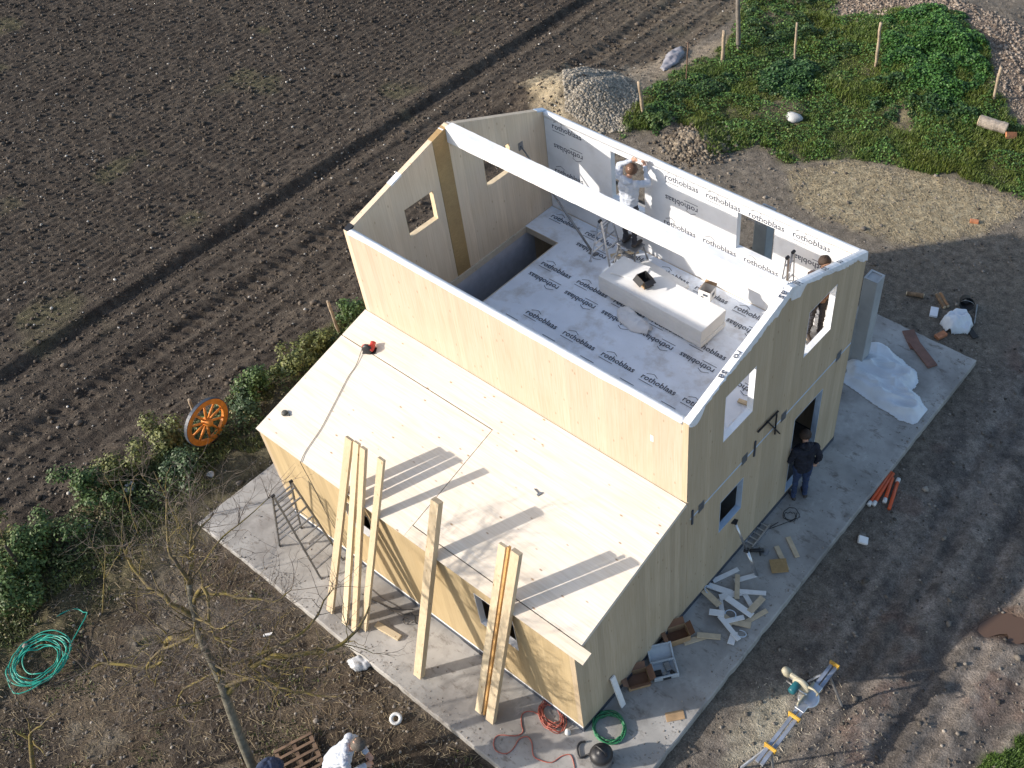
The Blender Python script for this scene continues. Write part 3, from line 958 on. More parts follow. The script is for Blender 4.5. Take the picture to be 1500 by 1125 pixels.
mb = MB(); mb.lathe([(.03, -.09), (.048, -.085), (.05, .05), (.035, .09), (.02, .095)], rp(.03, .05, .075), RS @ rotz(.5) @ Matrix.Rotation(math.pi / 2, 3, 'X'), 16); mb.build('motor_housing', M_red, t, True)
mb = MB(); mb.tube([rp(-.15, -.03, .04), rp(-.11, -.02, .09), rp(-.05, 0, .13), rp(.02, .02, .14), rp(.06, .05, .10)], [.022, .022, .02, .02, .022], 10); mb.build('handle', M_red, t, True)
M_cord = mk('grey_cable', (.09, .085, .08), .6, .2)
pth = [rp(-.15, -.03, .04)] + [Vector(roofpt(a, b, .012)) for a, b in ((522, 534), (510, 552), (498, 575), (485, 600), (470, 628), (455, 650), (446, 664))]
e_ = Vector(roofpt(441, 676, .012)); pth += [e_, Vector((e_.x, -.05, H0 - .05)), Vector((e_.x + .08, -.045, 1.8)), Vector((e_.x + .2, -.06, 1.1)), Vector((e_.x + .42, -.07, .4)), Vector((e_.x + .7, -.14, -.085)),
        Vector((e_.x + 1.3, -.28, -.088)), Vector((e_.x + 1.9, -.22, -.088))]
def smooth_path(p, n=6):
    p = [Vector(q) for q in p]; out = []
    for i in range(len(p) - 1):
        a, b, c, d = p[max(i - 1, 0)], p[i], p[i + 1], p[min(i + 2, len(p) - 1)]
        for k in range(n):
            q = k / n
            out.append(.5 * ((2 * b) + (c - a) * q + (2 * a - 5 * b + 4 * c - d) * q * q + (3 * b - a - 3 * c + d) * q ** 3))
    return out + [p[-1]]
mb = MB(); mb.tube(smooth_path(pth), .0055, 6); tag(mb.build('power_cord', M_cord, smooth=True), 'thin grey power cord running over lean-to roof down to the slab', 'cord')
q = roofpt(418, 606)
mb = MB(); mb.lathe([(.035, 0), (.055, .008), (.058, .03), (.045, .055), (.02, .065)], q, RS, 16)
mb.box((q[0] + .07, q[1] + .01, q[2] + .02), (.05, .03, .03), RS)
tag(mb.build('tape_measure', mk('dark_grey_rubber', (.07, .07, .06), .6), smooth=False), 'small dark grey tape measure near the lean-to roof corner', 'tape measure')
q = Vector(roofpt(787, 721)); RR = RS @ rotz(-.3)
mb = MB(); mb.bar(q + RR @ Vector((-.07, 0, .012)), q + RR @ Vector((.06, .01, .012)), .018, .015); mb.bar(q + RR @ Vector((.05, -.03, .014)), q + RR @ Vector((.06, .05, .014)), .03, .024)
tag(mb.build('hammer', M_steel), 'small steel hammer lying in the middle of the lean-to roof', 'hammer')

# ---------------------------------------------------------------- people
def capsule(a, b, ra, rb, n=12):
    a, b = np.array(a, float), np.array(b, float)
    d = b - a; l = np.linalg.norm(d); d = d / max(l, 1e-9)
    x = np.cross(d, [0, 0, 1.]); x = x if np.linalg.norm(x) > .05 else np.cross(d, [1., 0, 0]); x /= np.linalg.norm(x); y = np.cross(d, x)
    rings = []
    for k in range(1, 5):
        q = -math.pi / 2 + k * math.pi / 8; rings.append((a + d * ra * math.sin(q), ra * math.cos(q)))
    for k in range(0, 4):
        q = k * math.pi / 8; rings.append((b + d * rb * math.sin(q), rb * math.cos(q)))
    vs_ = [a - d * ra]; fs_ = []
    for c, r_ in rings:
        for k in range(n):
            q = 2 * math.pi * k / n; vs_.append(c + r_ * (x * math.cos(q) + y * math.sin(q)))
    vs_.append(b + d * rb)
    for k in range(n): fs_.append((0, 1 + (k + 1) % n, 1 + k))
    for i in range(len(rings) - 1):
        for k in range(n):
            l_ = (k + 1) % n
            fs_.append((1 + i * n + k, 1 + i * n + l_, 1 + (i + 1) * n + l_, 1 + (i + 1) * n + k))
    e = len(vs_) - 1
    for k in range(n): fs_.append((e, 1 + (len(rings) - 1) * n + k, 1 + (len(rings) - 1) * n + (k + 1) % n))
    return vs_, fs_

M_skin = mk('skin', (.50, .29, .20), .55, .08, 10)
M_hair = mk('brown_hair', (.045, .026, .016), .7, .35, 60, .5, 120)
M_shoe = mk('work_boots', (.05, .04, .035), .6, .2)

def person(label, loc, face, J, shirt, trousers, hair=M_hair, hood=False, look=(0, 1, 0), headtilt=0.0):
    """J: joints in body space (x right, y forward, z up)"""
    R = np.array([[math.cos(face), -math.sin(face), 0], [math.sin(face), math.cos(face), 0], [0, 0, 1.]])   # face = angle of body-right from world x
    loc = np.array(loc, float)
    w_ = lambda q: loc + R @ np.array(q, float)
    caps = []                     # a, b, ra, rb, material
    def C(a, b, ra, rb, m): caps.append((np.array(a, float), np.array(b, float), ra, rb, m))
    g = lambda k: np.array(J[k], float)
    pel, wai, che, nec, hea = g('pelvis'), g('waist'), g('chest'), g('neck'), g('head')
    for s in ('l', 'r'):
        sg = -1 if s == 'l' else 1
        hp, kn, an = g('hip_' + s), g('knee_' + s), g('ankle_' + s)
        C(pel + (hp - pel) * .6, hp, .115, .10, 1); C(hp, kn, .092, .062, 1); C(kn, an, .06, .043, 1)
        toe = an + np.array(J.get('toe_' + s, (0.02 * sg, .17, -.045)))
        C(an + np.array([0, -.035, -.035]), toe, .042, .036, 3)
        sh, el, wr = g('shoulder_' + s), g('elbow_' + s), g('wrist_' + s)
        C(che + (sh - che) * .35 + np.array([0, 0, .02]), sh, .085, .068, 0); C(sh, el, .070, .056, 0); C(el, wr, .054, .040, 0)
        d = (wr - el) / np.linalg.norm(wr - el)
        side = np.cross(d, np.array(J.get('palm', (0, 0, 1.)))); side = side / max(np.linalg.norm(side), 1e-6)
        nrm = np.cross(side, d)
        palm = wr + d * .075
        C(wr, palm, .027, .030, 2); C(wr + side * .014, palm + side * .022, .02, .018, 2); C(wr - side * .014, palm - side * .022, .02, .018, 2)
        for i, (off, ln) in enumerate(((.034, .062), (.012, .076), (-.011, .072), (-.033, .055))):
            k0 = palm + side * off; k1 = k0 + d * ln * .5 - nrm * .012; k2 = k1 + d * ln * .38 - nrm * .03
            C(k0, k1, .0095, .009, 2); C(k1, k2, .009, .008, 2)
        th0 = wr + d * .03 + side * .03; C(th0, th0 + d * .03 + side * .03 - nrm * .01, .012, .010, 2); C(th0 + d * .03 + side * .03 - nrm * .01, th0 + d * .065 + side * .036 - nrm * .02, .010, .009, 2)
    C(pel + np.array([-.05, 0, 0]), pel + np.array([.05, 0, 0]), .115, .115, 1)
    C(pel + np.array([-.035, 0, -.02]), wai + np.array([-.035, 0, 0]), .135, .13, 0); C(pel + np.array([.035, 0, -.02]), wai + np.array([.035, 0, 0]), .135, .13, 0); C(wai + np.array([-.045, 0, 0]), che + np.array([-.075, 0, 0]), .125, .13, 0); C(wai + np.array([.045, 0, 0]), che + np.array([.075, 0, 0]), .125, .13, 0)
    C(che, che * .35 + nec * .65, .12, .075, 0); C(nec, nec * .4 + hea * .6, .052, .052, 2)
    lk = np.array(look, float); lk /= np.linalg.norm(lk)
    up = hea - nec; up = up / np.linalg.norm(up); up = up - lk * (up @ lk) * .6; up /= np.linalg.norm(up)
    rt_ = np.cross(lk, up); rt_ /= np.linalg.norm(rt_)
    C(hea - lk * .018 + up * .025, hea + lk * .012 + up * .02, .093, .088, 2); C(hea + lk * .03 - up * .03, hea + lk * .045 - up * .075, .066, .042, 2)
    C(hea + lk * .092 + up * .01, hea + lk * .112 - up * .028, .011, .015, 2)
    for sg in (-1, 1): C(hea + rt_ * sg * .085 + up * .012 - lk * .005, hea + rt_ * sg * .092 - up * .02, .018, .013, 2)
    if hood:
        C(nec - lk * .07 - rt_ * .07, nec - lk * .07 + rt_ * .07, .05, .05, 0); C(nec - lk * .10 - np.array([0, 0, .03]), nec - lk * .09 + np.array([0, 0, .02]), .06, .05, 0)
    mb = MB()
    for a, b, ra, rb, m in caps:
        v_, f_ = capsule(a, b, ra, rb); mb.add([w_(q) for q in v_], f_)
    me = mb.mesh('tmp', M_skin)
    o = bpy.data.objects.new('tmp', me); COL.objects.link(o)
    md = o.modifiers.new('r', 'REMESH'); md.mode = 'VOXEL'; md.voxel_size = .0095
    ms = o.modifiers.new('s', 'SMOOTH'); ms.factor = .5; ms.iterations = 3
    dg = bpy.context.evaluated_depsgraph_get()
    body = bpy.data.meshes.new_from_object(o.evaluated_get(dg)); bpy.data.objects.remove(o)
    nv = len(body.vertices); co = np.empty(nv * 3); body.vertices.foreach_get('co', co); co = (co.reshape(-1, 3) - loc) @ R
    bd = np.full(nv, 1e9); bm_ = np.zeros(nv, int)
    for a, b, ra, rb, m in caps:
        ab = b - a; t_ = np.clip(((co - a) @ ab) / (ab @ ab + 1e-9), 0, 1)
        d = np.linalg.norm(co - (a + t_[:, None] * ab), axis=1) - (ra + (rb - ra) * t_)
        k = d < bd; bd[k] = d[k]; bm_[k] = m
    # folds in the cloth
    for _k in range(1):
        nrm_ = np.empty(nv * 3); body.vertices.foreach_get('normal', nrm_); nrm_ = nrm_.reshape(-1, 3) @ R
        fl = (fbm(co[:, 0] * 1.2 + co[:, 1] * .8, co[:, 2] * 2.2 + co[:, 0] * .7, .11, 401, 2) + fbm(co[:, 1] * 1.3 - co[:, 0] * .6, co[:, 2] * 2.6 - co[:, 1], .09, 411, 2) - 1.0) * .030
        c2 = co + nrm_ * (fl * ((bm_ == 0) | (bm_ == 1)))[:, None]
        body.vertices.foreach_set('co', np.ascontiguousarray((c2 @ R.T + loc), np.float32).ravel())
    body.materials.clear()
    for m in (shirt, trousers, M_skin, M_shoe): body.materials.append(m)
    npoly = len(body.polygons); lv = np.empty(len(body.loops), int); body.loops.foreach_get('vertex_index', lv)
    ls = np.empty(npoly, int); body.polygons.foreach_get('loop_start', ls)
    body.polygons.foreach_set('material_index', bm_[lv[ls]].astype(np.int32)); body.polygons.foreach_set('use_smooth', np.ones(npoly, bool))
    root = thing('person', label, 'person', loc)
    body.name = 'body'
    link('body', body, root)
    # hair: a lumpy cap over crown and nape, ending at the hairline
    vs_, fs_ = [], []
    nu, nv_ = 24, 12
    hr = random.Random(int(abs(loc[0] * 100)))
    for i in range(nv_ + 1):
        for k in range(nu):
            a = 2 * math.pi * k / nu
            lim = 1.95 - .75 * max(0, math.cos(a)) ** 1.5          # shorter over the face
            q = lim * i / nv_
            dr = math.sin(q); v3 = lk * (dr * math.cos(a)) + rt_ * (dr * math.sin(a)) + up * math.cos(q)
            rr = .108 + hr.uniform(-.004, .005)
            vs_.append(w_(hea - lk * .008 + up * .022 + v3 * np.array([rr, rr, rr])))
    for i in range(nv_):
        for k in range(nu):
            l_ = (k + 1) % nu
            fs_.append((i * nu + k, i * nu + l_, (i + 1) * nu + l_, (i + 1) * nu + k))
    mb = MB(); mb.add(vs_, fs_); h = mb.build('hair', hair, root, True); md = h.modifiers.new('t', 'SOLIDIFY'); md.thickness = .012; md.offset = -1
    for sg in (-1, 1):
        mb = MB(); mb.lathe([(.002, -.011), (.009, -.006), (.011, 0), (.009, .006), (.002, .011)], w_(hea + lk * .088 + rt_ * sg * .034 + up * .022), None, 8)
        mb.build('eye', M_black, root, True)
    return root

def stand(**kw):
    J = dict(pelvis=(0, 0, .95), waist=(0, .005, 1.09), chest=(0, .01, 1.33), neck=(0, .01, 1.50), head=(0, .03, 1.655),
             hip_l=(-.09, 0, .91), hip_r=(.09, 0, .91), knee_l=(-.10, .02, .49), knee_r=(.10, .02, .49), ankle_l=(-.11, -.01, .085), ankle_r=(.11, -.01, .085),
             shoulder_l=(-.185, 0, 1.43), shoulder_r=(.185, 0, 1.43), elbow_l=(-.25, -.02, 1.14), elbow_r=(.25, -.02, 1.14),
             wrist_l=(-.25, .10, .90), wrist_r=(.25, .10, .90))
    J.update(kw); return J
M_hoodie = mk('light_grey_hoodie', (.46, .49, .54), .85, .06, 6, .5, 18)
M_navy = mk('navy_jacket', (.012, .014, .024), .8, .25, 6, .5, 18)
M_jean = mk('blue_jeans', (.028, .045, .10), .85, .2, 10, .4, 25)
M_dtr = mk('dark_work_trousers', (.035, .036, .045), .85, .2, 8, .4, 25)
M_check = mk('brown_check_shirt', (.20, .13, .10), .85, .5, 30)
STEP = FLOOR + .47
# at the rear window, arms raised; on a low step
person('worker in light grey hoodie reaching up inside the rear window opening', (2.50, 6.98, STEP), .0,
       stand(elbow_l=(-.29, .10, 1.60), wrist_l=(-.08, .20, 1.72), elbow_r=(.30, .18, 1.42), wrist_r=(.12, .34, 1.58), head=(.03, .06, 1.655),
             shoulder_l=(-.19, .0, 1.46), shoulder_r=(.19, 0, 1.45), palm=(0, 1, 0)), M_hoodie, M_dtr, mk('auburn_hair', (.10, .05, .028), .7, .3, 60), hood=True)
# behind the front gable, near the corner
person('brown-haired worker in checked shirt on steps behind the front gable corner', (6.52, 7.0, STEP - .04), -2.2,
       stand(elbow_l=(-.26, .08, 1.20), wrist_l=(-.16, .20, 1.42), elbow_r=(.24, .02, 1.16), wrist_r=(.20, .16, 1.0)), M_check, M_dtr)
# at the door, back to the yard
person('worker in navy jacket and blue jeans standing on slab before the doorway', (7.21, 5.96, -.1), math.pi / 2 - .65,
       stand(head=(0.0, .10, 1.66), neck=(0, .05, 1.51), chest=(0, .03, 1.34), elbow_l=(-.27, .02, 1.14), wrist_l=(-.17, .22, 1.10), elbow_r=(.28, -.03, 1.14), wrist_r=(.27, .06, .88)),
       M_navy, M_jean, hood=True, look=(0, 1, -.35))
# by the garden side of the slab, leaning forward
hd = gz(519, 1080, 1.50)
fa = math.atan2(.62, .79) - math.pi / 2
Rf = np.array([[math.cos(fa), -math.sin(fa)], [math.sin(fa), math.cos(fa)]])
off = Rf @ np.array([0, .42])
bx, by = hd[0] - off[0], hd[1] - off[1]
person('worker in light grey hoodie bending forward on bare soil beside the slab', (bx, by, hz(bx, by)), fa,
       stand(pelvis=(0, -.10, .93), waist=(0, -.02, 1.06), chest=(0, .16, 1.26), neck=(0, .30, 1.42), head=(0, .42, 1.52), hip_l=(-.09, -.09, .90), hip_r=(.09, -.09, .90),
             shoulder_l=(-.19, .22, 1.36), shoulder_r=(.19, .22, 1.36), elbow_l=(-.26, .26, 1.08), wrist_l=(-.10, .42, 1.04), elbow_r=(.26, .22, 1.08), wrist_r=(.10, .42, 1.02)),
       M_hoodie, M_dtr, mk('grey_brown_hair', (.09, .075, .06), .7, .3, 60), hood=True, look=(.1, 1, -.5))
# stooping by the tree, mostly outside the frame
hp_ = gz(388, 1110, .95)
fb = math.atan2(-.8, .6) - math.pi / 2
person('stooping worker in dark blue clothes beside the tree trunk', (hp_[0], hp_[1], hz(hp_[0], hp_[1])), fb,
       stand(pelvis=(0, 0, .92), waist=(0, .12, 1.0), chest=(0, .34, 1.06), neck=(0, .50, 1.10), head=(0, .64, 1.10), shoulder_l=(-.19, .44, 1.08), shoulder_r=(.19, .44, 1.08),
             elbow_l=(-.26, .42, .80), wrist_l=(-.22, .42, .55), elbow_r=(.26, .42, .80), wrist_r=(.22, .42, .55)), mk('dark_blue_jacket', (.03, .045, .09), .8, .2, 8, .4, 20),
       mk('dark_blue_trousers', (.028, .04, .075), .85, .2, 8, .4, 25), look=(0, .6, -.8))

# ---------------------------------------------------------------- inside the upper floor
def low_steps(label, x, y, rz=0):
    t = thing('step_stool', label, 'step stool', (x, y, FLOOR))
    R = rotz(rz); o = Vector((x, y, FLOOR + .012))
    for sx in (-1, 1):
        for sy in (-1, 1):
            mb = MB(); mb.bar(o + R @ Vector((sx * .24, sy * .22, 0)), o + R @ Vector((sx * .19, sy * .12, .44)), .035, .025); mb.build('leg', M_lad, t)
    mb = MB(); mb.box(o + R @ Vector((0, 0, .443)), (.46, .30, .025), R, bevel=.006); mb.build('platform', M_lad, t)
    for k in (.15, .3):
        mb = MB(); mb.box(o + R @ Vector((0, -.22 + .1 * k / .44 * 1.0, k)), (.40, .07, .02), R); mb.build('tread', M_lad, t)
    return t
low_steps('low grey metal step stool under the worker at the rear window', 2.50, 7.0)
low_steps('low grey metal step stool under the worker behind the gable corner', 6.60, 7.04, 0)
t = a_ladder('folding metal stepladder standing behind the white foam block', 2.35, 1.85, 6.55, 6.95, FLOOR + .01, 1.05, 4, M_alu)
# small A-frame with grey top by the gable corner
a_ladder('slim aluminium stepladder leaning open beside the gable corner', 6.05, 5.80, 6.80, 7.1, FLOOR + .01, 1.95, 6, M_alu)

# push-pull prop from far gable to floor
a = gx(763, 214, TH + .01); b = gz(869, 371, FLOOR + .02)
t = thing('wall_prop', 'dark steel push-pull prop bracing the far gable to the floor', 'prop', b)
mb = MB(); mb.tube([b, a * .5 + b * .5], .024, 10); mb.build('outer_tube', M_lad, t, True)
mb = MB(); mb.tube([a * .5 + b * .5, a], .017, 10); mb.build('inner_tube', M_lad, t, True)
mb = MB(); mb.box((b[0], b[1], FLOOR + .02), (.16, .12, .012)); mb.box((b[0], b[1], FLOOR + .05), (.03, .06, .07)); mb.build('foot_plate', M_lad, t)
mb = MB(); mb.box((TH + .006, a[1], a[2]), (.01, .12, .16)); mb.build('wall_plate', M_lad, t)

# foam block, boards and cartons
blk_rz = -.03
t = thing('foam_block', 'long white foam insulation block on battens in the upper floor', 'insulation', (3.75, 6.22, FLOOR))
Rb = rotz(blk_rz); bo = Vector((3.76, 6.29, FLOOR))
for k in range(4):
    mb = MB(); mb.box(bo + Rb @ Vector((rnd.uniform(-.02, .02) * (k < 3), rnd.uniform(-.012, .012), .05 + .05 + k * .098)), (2.38, .72, .096), Rb @ rotz(rnd.uniform(-.004, .004)), bevel=.006)
    mb.build('foam_layer', M_eps, t)
for x in (-.9, 0, .9):
    mb = MB(); mb.box(bo + Rb @ Vector((x, 0, .032)), (.08, .68, .035), Rb); mb.build('batten', M_wface, t)
tb = FLOOR + .05 + .05 + 3 * .098 + .05
mb = MB(); mb.box((2.95, 6.42, tb + .012), (.62, .44, .018), rotz(.25), bevel=.003)
tag(mb.build('foam_offcut', M_eps), 'thin white foam sheet lying on the foam block by the dark carton', 'foam sheet')
mb = MB(); mb.box((3.25, 6.98, FLOOR + .055), (1.1, .30, .07), rotz(-.1), bevel=.004)
tag(mb.build('white_board', M_eps), 'narrow white board lying on floor behind the foam block', 'board')
def carton(label, c, size, rz, flaps, outer, inner, emblem=None, emat=None):
    t = thing('carton', label, 'box', c)
    R = rotz(rz); o = Vector(c); a, b, h = size; th = .006
    for i, (p, d) in enumerate((((0, -b / 2, h / 2), (a, th, h)), ((0, b / 2, h / 2), (a, th, h)), ((-a / 2, 0, h / 2), (th, b - 2 * th, h)), ((a / 2, 0, h / 2), (th, b - 2 * th, h)))):
        mb = MB(); mb.box(o + R @ Vector(p), d, R); mb.build('side', outer[i % len(outer)], t)
    mb = MB(); mb.box(o + R @ Vector((0, 0, th / 2 + .002)), (a - 2 * th, b - 2 * th, th), R); mb.build('bottom', inner, t)
    for (ax, sg, an, ln) in flaps:
        R2 = R @ (Matrix.Rotation(-sg * an, 3, 'X') if ax == 'y' else Matrix.Rotation(sg * an, 3, 'Y'))
        hinge = o + R @ Vector((0, sg * b / 2, h) if ax == 'y' else (sg * a / 2, 0, h))
        mb = MB(); mb.box(hinge + R2 @ Vector((0, 0, ln / 2) if True else (0, 0, 0)), (a * .97 if ax == 'y' else .005, .005 if ax == 'y' else b * .97, ln), R2)
        mb.build('flap', inner, t)
    if emblem:
        for (p, d) in emblem:
            mb = MB(); mb.box(o + R @ Vector(p), d, R); mb.build('printed_mark', emat or M_print, t)
    return t
M_wcard = mk('white_card', (.72, .71, .69), .7, .05)
p1 = gz(1036, 428, tb + .1)
carton('white carton with brown inside flap open on the foam block', (p1[0], p1[1], tb + .001), (.24, .22, .20), .12, [('x', -1, -.5, .17), ('y', 1, .9, .06)], [M_wcard], M_card,
       emblem=[((.02, -.1135, .12), (.10, .002, .05)), ((.124, 0, .11), (.002, .09, .07)), ((-.04, -.1135, .06), (.06, .002, .03))])
p2 = gz(945, 412, tb + .08)
carton('black and kraft carton standing open on the foam block', (p2[0], p2[1], tb + .022), (.26, .20, .17), -.35, [('y', -1, 2.3, .12), ('x', 1, 1.9, .1)], [M_card, M_black, M_black, M_black], M_black)
for px, py, r_, lab in ((1073, 626, .075, 'white tape roll lying on floor, nearer the front gable window sill'), (1079, 619, .075, 'white tape roll lying on floor beside another roll near the gable window')):
    q = gz(px, py, FLOOR + .05)
    q[0] = min(q[0], 6.80)
    mb = MB(); mb.lathe([(.035, 0), (r_, 0), (r_, .05), (.035, .05), (.035, 0)], (q[0], q[1], FLOOR + .016), None, 22, cap=False)
    tag(mb.build('tape_roll', M_white), lab, 'tape roll')
for px, py, rz_, ln, lab in ((915, 372, .9, .55, 'short timber lath lying at the far end of the foam block'), (1197, 500, .3, .9, 'pale timber batten on floor behind the shaded gable window'), (1090, 590, .2, .22, 'small kraft cardboard scrap on floor by the gable window')):
    q = gz(px, py, FLOOR + .03)
    mb = MB(); mb.box((min(q[0], 6.6), q[1], FLOOR + .04), (ln, .08, .035), rotz(rz_), bevel=.003); tag(mb.build('timber_offcut', M_wface), lab, 'offcut')
# loose membrane fold lying against the block
def crumple(name, poly, base, amp, cell, seed, mat_, fold=(1, .3), z_off=.01, edge=.10, zfun=None, drape=None):
    """a thrown-down sheet: outline polygon, folds rising to amp"""
    xs = [q[0] for q in poly]; ys = [q[1] for q in poly]
    X, Y = np.meshgrid(np.arange(min(xs), max(xs), cell), np.arange(min(ys), max(ys), cell), indexing='ij')
    D = polydist(poly, X, Y) + (fbm(X, Y, .3, seed, 2) - .5) * .12
    fx, fy = fold
    rid = 1 - np.abs(2 * fbm(X * fx - Y * fy, Y * fx * .3 + X * fy * .3, .42, seed + 3, 3) - 1)
    n2 = 1 - np.abs(2 * fbm(X, Y, .2, seed + 9, 3) - 1)
    Z = base + z_off + amp * np.clip(rid - .35, 0, 1) * 1.2 * sstep(0, edge * 2.5, D) + amp * .45 * n2 * sstep(0, edge, D) + amp * .22 * (1 - np.abs(2 * fbm(X * fy + Y * fx, Y, .09, seed + 15, 2) - 1)) * sstep(0, edge, D)
    if drape is not None:
        al = drape[0] * X + drape[1] * Y; ac = -drape[1] * X + drape[0] * Y
        w1 = vnoise(al * .35 + ac * .15, ac, .30, seed + 41); w2 = vnoise(al * .3, ac + al * .25, .13, seed + 43)
        Z = base + z_off + sstep(0, .22, D) * amp * (.35 * fbm(X, Y, .9, seed + 47, 2) + .55 * (1 - np.abs(2 * w1 - 1)) ** 2.2 + .28 * (1 - np.abs(2 * w2 - 1)) ** 2.5) + .006 * n2
    if zfun is not None: Z = Z + zfun(X, Y)
    I = np.arange(X.size).reshape(X.shape); F = np.stack([I[:-1, :-1], I[1:, :-1], I[1:, 1:], I[:-1, 1:]], -1)
    Dc = (D[:-1, :-1] + D[1:, 1:]) / 2
    F = F[Dc > 0].reshape(-1, 4)
    us, inv = np.unique(F, return_inverse=True)
    me = np_mesh(name, np.stack([X, Y, Z], -1).reshape(-1, 3)[us], inv.reshape(F.shape), mat_, smooth=True)
    o = link(name, me); md = o.modifiers.new('t', 'SOLIDIFY'); md.thickness = .004; md.offset = 1
    return o
o = crumple('membrane_scrap', pxpoly([(905, 455), (922, 448), (955, 480), (950, 490), (925, 487), (905, 470)], FLOOR), FLOOR, .10, .015, 5, M_white, z_off=.018, edge=.04)
tag(o, 'crumpled loose membrane scrap on the floor against the foam block', 'membrane')

# ---------------------------------------------------------------- yard side: column, tarpaulin, debris
def block_column(name, label, x, y, h, sx, sy):
    t = thing(name, label, 'column', (x, y, -.1))
    mb = MB(); mb.box((x, y, -.1 + h / 2), (sx, sy, h), bevel=.012); mb.build('shaft', M_colm, t)
    mb = MB()
    for a, b, c, d in ((0, -sy / 2 + .02, sx, .04), (0, sy / 2 - .02, sx, .04), (-sx / 2 + .02, 0, .04, sy - .08), (sx / 2 - .02, 0, .04, sy - .08)):
        mb.box((x + a, y + b, -.1 + h + .012), (c, d, .026))
    mb.build('rim', M_colm, t)
    return t
M_colm = mk('grey_render', (.36, .37, .37), .8, .12, 3, .2, 40)
block_column('concrete_column', 'square grey column standing past the house corner beside the white sheet', 6.29, 9.72, 2.28, .30, .30)
block_column('concrete_column', 'square grey column seen through the rear window opening', 3.86, 9.55, 2.85, .30, .30)
mb = MB(); mb.box((6.02, 9.60, .52), (.30, .09, 1.24), bevel=.008)
tag(mb.build('formwork_board', M_colm), 'lower grey slab standing upright against the grey column', 'board')

M_tarp = mk('white_tarpaulin', (.62, .65, .68), .45, .08, 3, .3, 14)
P_t = pxpoly([(1243, 500), (1290, 503), (1318, 525), (1345, 545), (1346, 560), (1337, 572), (1347, 582), (1358, 602), (1338, 624), (1318, 618), (1300, 605), (1262, 580), (1236, 560)], -.1)
o = crumple('tarpaulin', P_t, -.1, .24, .018, 31, M_tarp, fold=(.55, 1.0), z_off=.006, edge=.09, drape=(.86, .51))
tag(o, 'crumpled white tarpaulin heaped on slab beyond the doorway', 'tarpaulin')
M_brd = mk('brown_formply', (.17, .085, .06), .6, .25, 6)
def flat(name, px, py, size, rz, mat_, label, cat, z=-.1, lift=0.0, tilt=0):
    q = gz(px, py, z); mb = MB()
    mb.box((q[0], q[1], z + size[2] / 2 + .004 + lift + abs(math.sin(tilt)) * size[1] / 2), size, Euler((tilt, 0, rz)).to_matrix(), bevel=min(.004, size[2] * .3))
    return tag(mb.build(name, mat_), label, cat)
flat('plywood_sheet', 1336, 498, (.55, .26, .03), -.75, M_brd, 'small reddish brown plywood sheet on slab near the tarpaulin', 'board')
flat('plywood_sheet', 1351, 521, (.80, .22, .04), -.55, M_brd, 'long reddish brown plywood strip on slab, touching a smaller sheet', 'board', lift=.034)

def gflat(name, px, py, size, rz, mat_, label, cat, lift=0.0, tilt=(0, 0)):
    q = gz(px, py, -.25); z = hz(q[0], q[1]); q = gz(px, py, z + size[2] / 2); z = hz(q[0], q[1])
    mb = MB(); mb.box((q[0], q[1], z + size[2] / 2 + .015 + lift), size, Euler((tilt[0], tilt[1], rz)).to_matrix(), bevel=min(.006, min(size) * .3))
    return tag(mb.build(name, mat_), label, cat)
M_terra = mk('terracotta', (.42, .17, .08), .8, .25, 9)
M_log = mk('bark', (.20, .13, .075), .9, .4, 14, .6, 30)
M_mat = mk('dusty_rubber', (.035, .033, .032), .8, .25)
def log(name, a, b, r_, label, cat='log', mat_=M_log, endm=M_wface):
    qa = gz(*a); qb = gz(*b); za = hz(qa[0], qa[1]) + r_; zb = hz(qb[0], qb[1]) + r_
    t = thing(name, label, cat, (qa[0], qa[1], za - r_))
    A_, B_ = Vector((qa[0], qa[1], za)), Vector((qb[0], qb[1], zb))
    mb = MB(); m_ = 7; mb.tube([A_.lerp(B_, k / m_) + Vector((rnd.uniform(-.2, .2) * r_ * .4, rnd.uniform(-.2, .2) * r_ * .4, 0)) for k in range(m_ + 1)], [r_ * rnd.uniform(.88, 1.08) for _ in range(m_ + 1)], 12)
    mb.build('bark', mat_, t, False)
    d = (B_ - A_).normalized()
    for e, s in ((A_, -1), (B_, 1)):
        mb = MB(); mb.lathe([(r_ * .86, 0), (r_ * .80, .012)], e + d * s * .004, d.to_track_quat('Z', 'Y').to_matrix() if s > 0 else (-d).to_track_quat('Z', 'Y').to_matrix(), 12)
        mb.build('cut_end', endm, t)
    return t
log('log', (1328, 432), (1352, 436), .055, 'short pale log lying behind the slab near the rubbish heap')
log('log', (1372, 434), (1383, 452), .045, 'orange-brown log lying beside the torn white bag')
log('log', (1377, 432), (1388, 450), .04, 'thinner orange-brown log lying against another near the torn white bag', mat_=mk('orange_bark', (.30, .16, .075), .9, .3, 12))
log('log', (1430, 193), (1470, 203), .15, 'thick grey log lying in grass beside an orange tile', mat_=mk('grey_bark', (.27, .23, .19), .9, .35, 14, .6, 30))
gflat('roof_tile', 1480, 203, (.32, .18, .05), .9, M_terra, 'orange roof tile tilted in grass beside the thick grey log', 'tile', tilt=(.9, .2), lift=.08)
gflat('brick', 1427, 325, (.20, .10, .07), .4, M_terra, 'small orange brick on the bare ground beyond the house', 'brick')
gflat('brick', 1378, 492, (.26, .14, .07), 1.2, M_terra, 'orange hollow brick under the torn white bag', 'brick')
gflat('paper_sack', 1368, 458, (.17, .30, .05), .35, mk('white_sack', (.66, .67, .69), .7, .08), 'flat white paper sack lying by the orange-brown logs', 'sack')
q = gz(1402, 475); o = crumple('torn_bag', [(q[0] + a, q[1] + b) for a, b in ((-.3, -.2), (0, -.36), (.34, -.15), (.3, .15), (.05, .35), (-.25, .22))], hz(q[0], q[1]), .22, .024, 77, M_tarp, fold=(1, .6), z_off=.02, edge=.05)
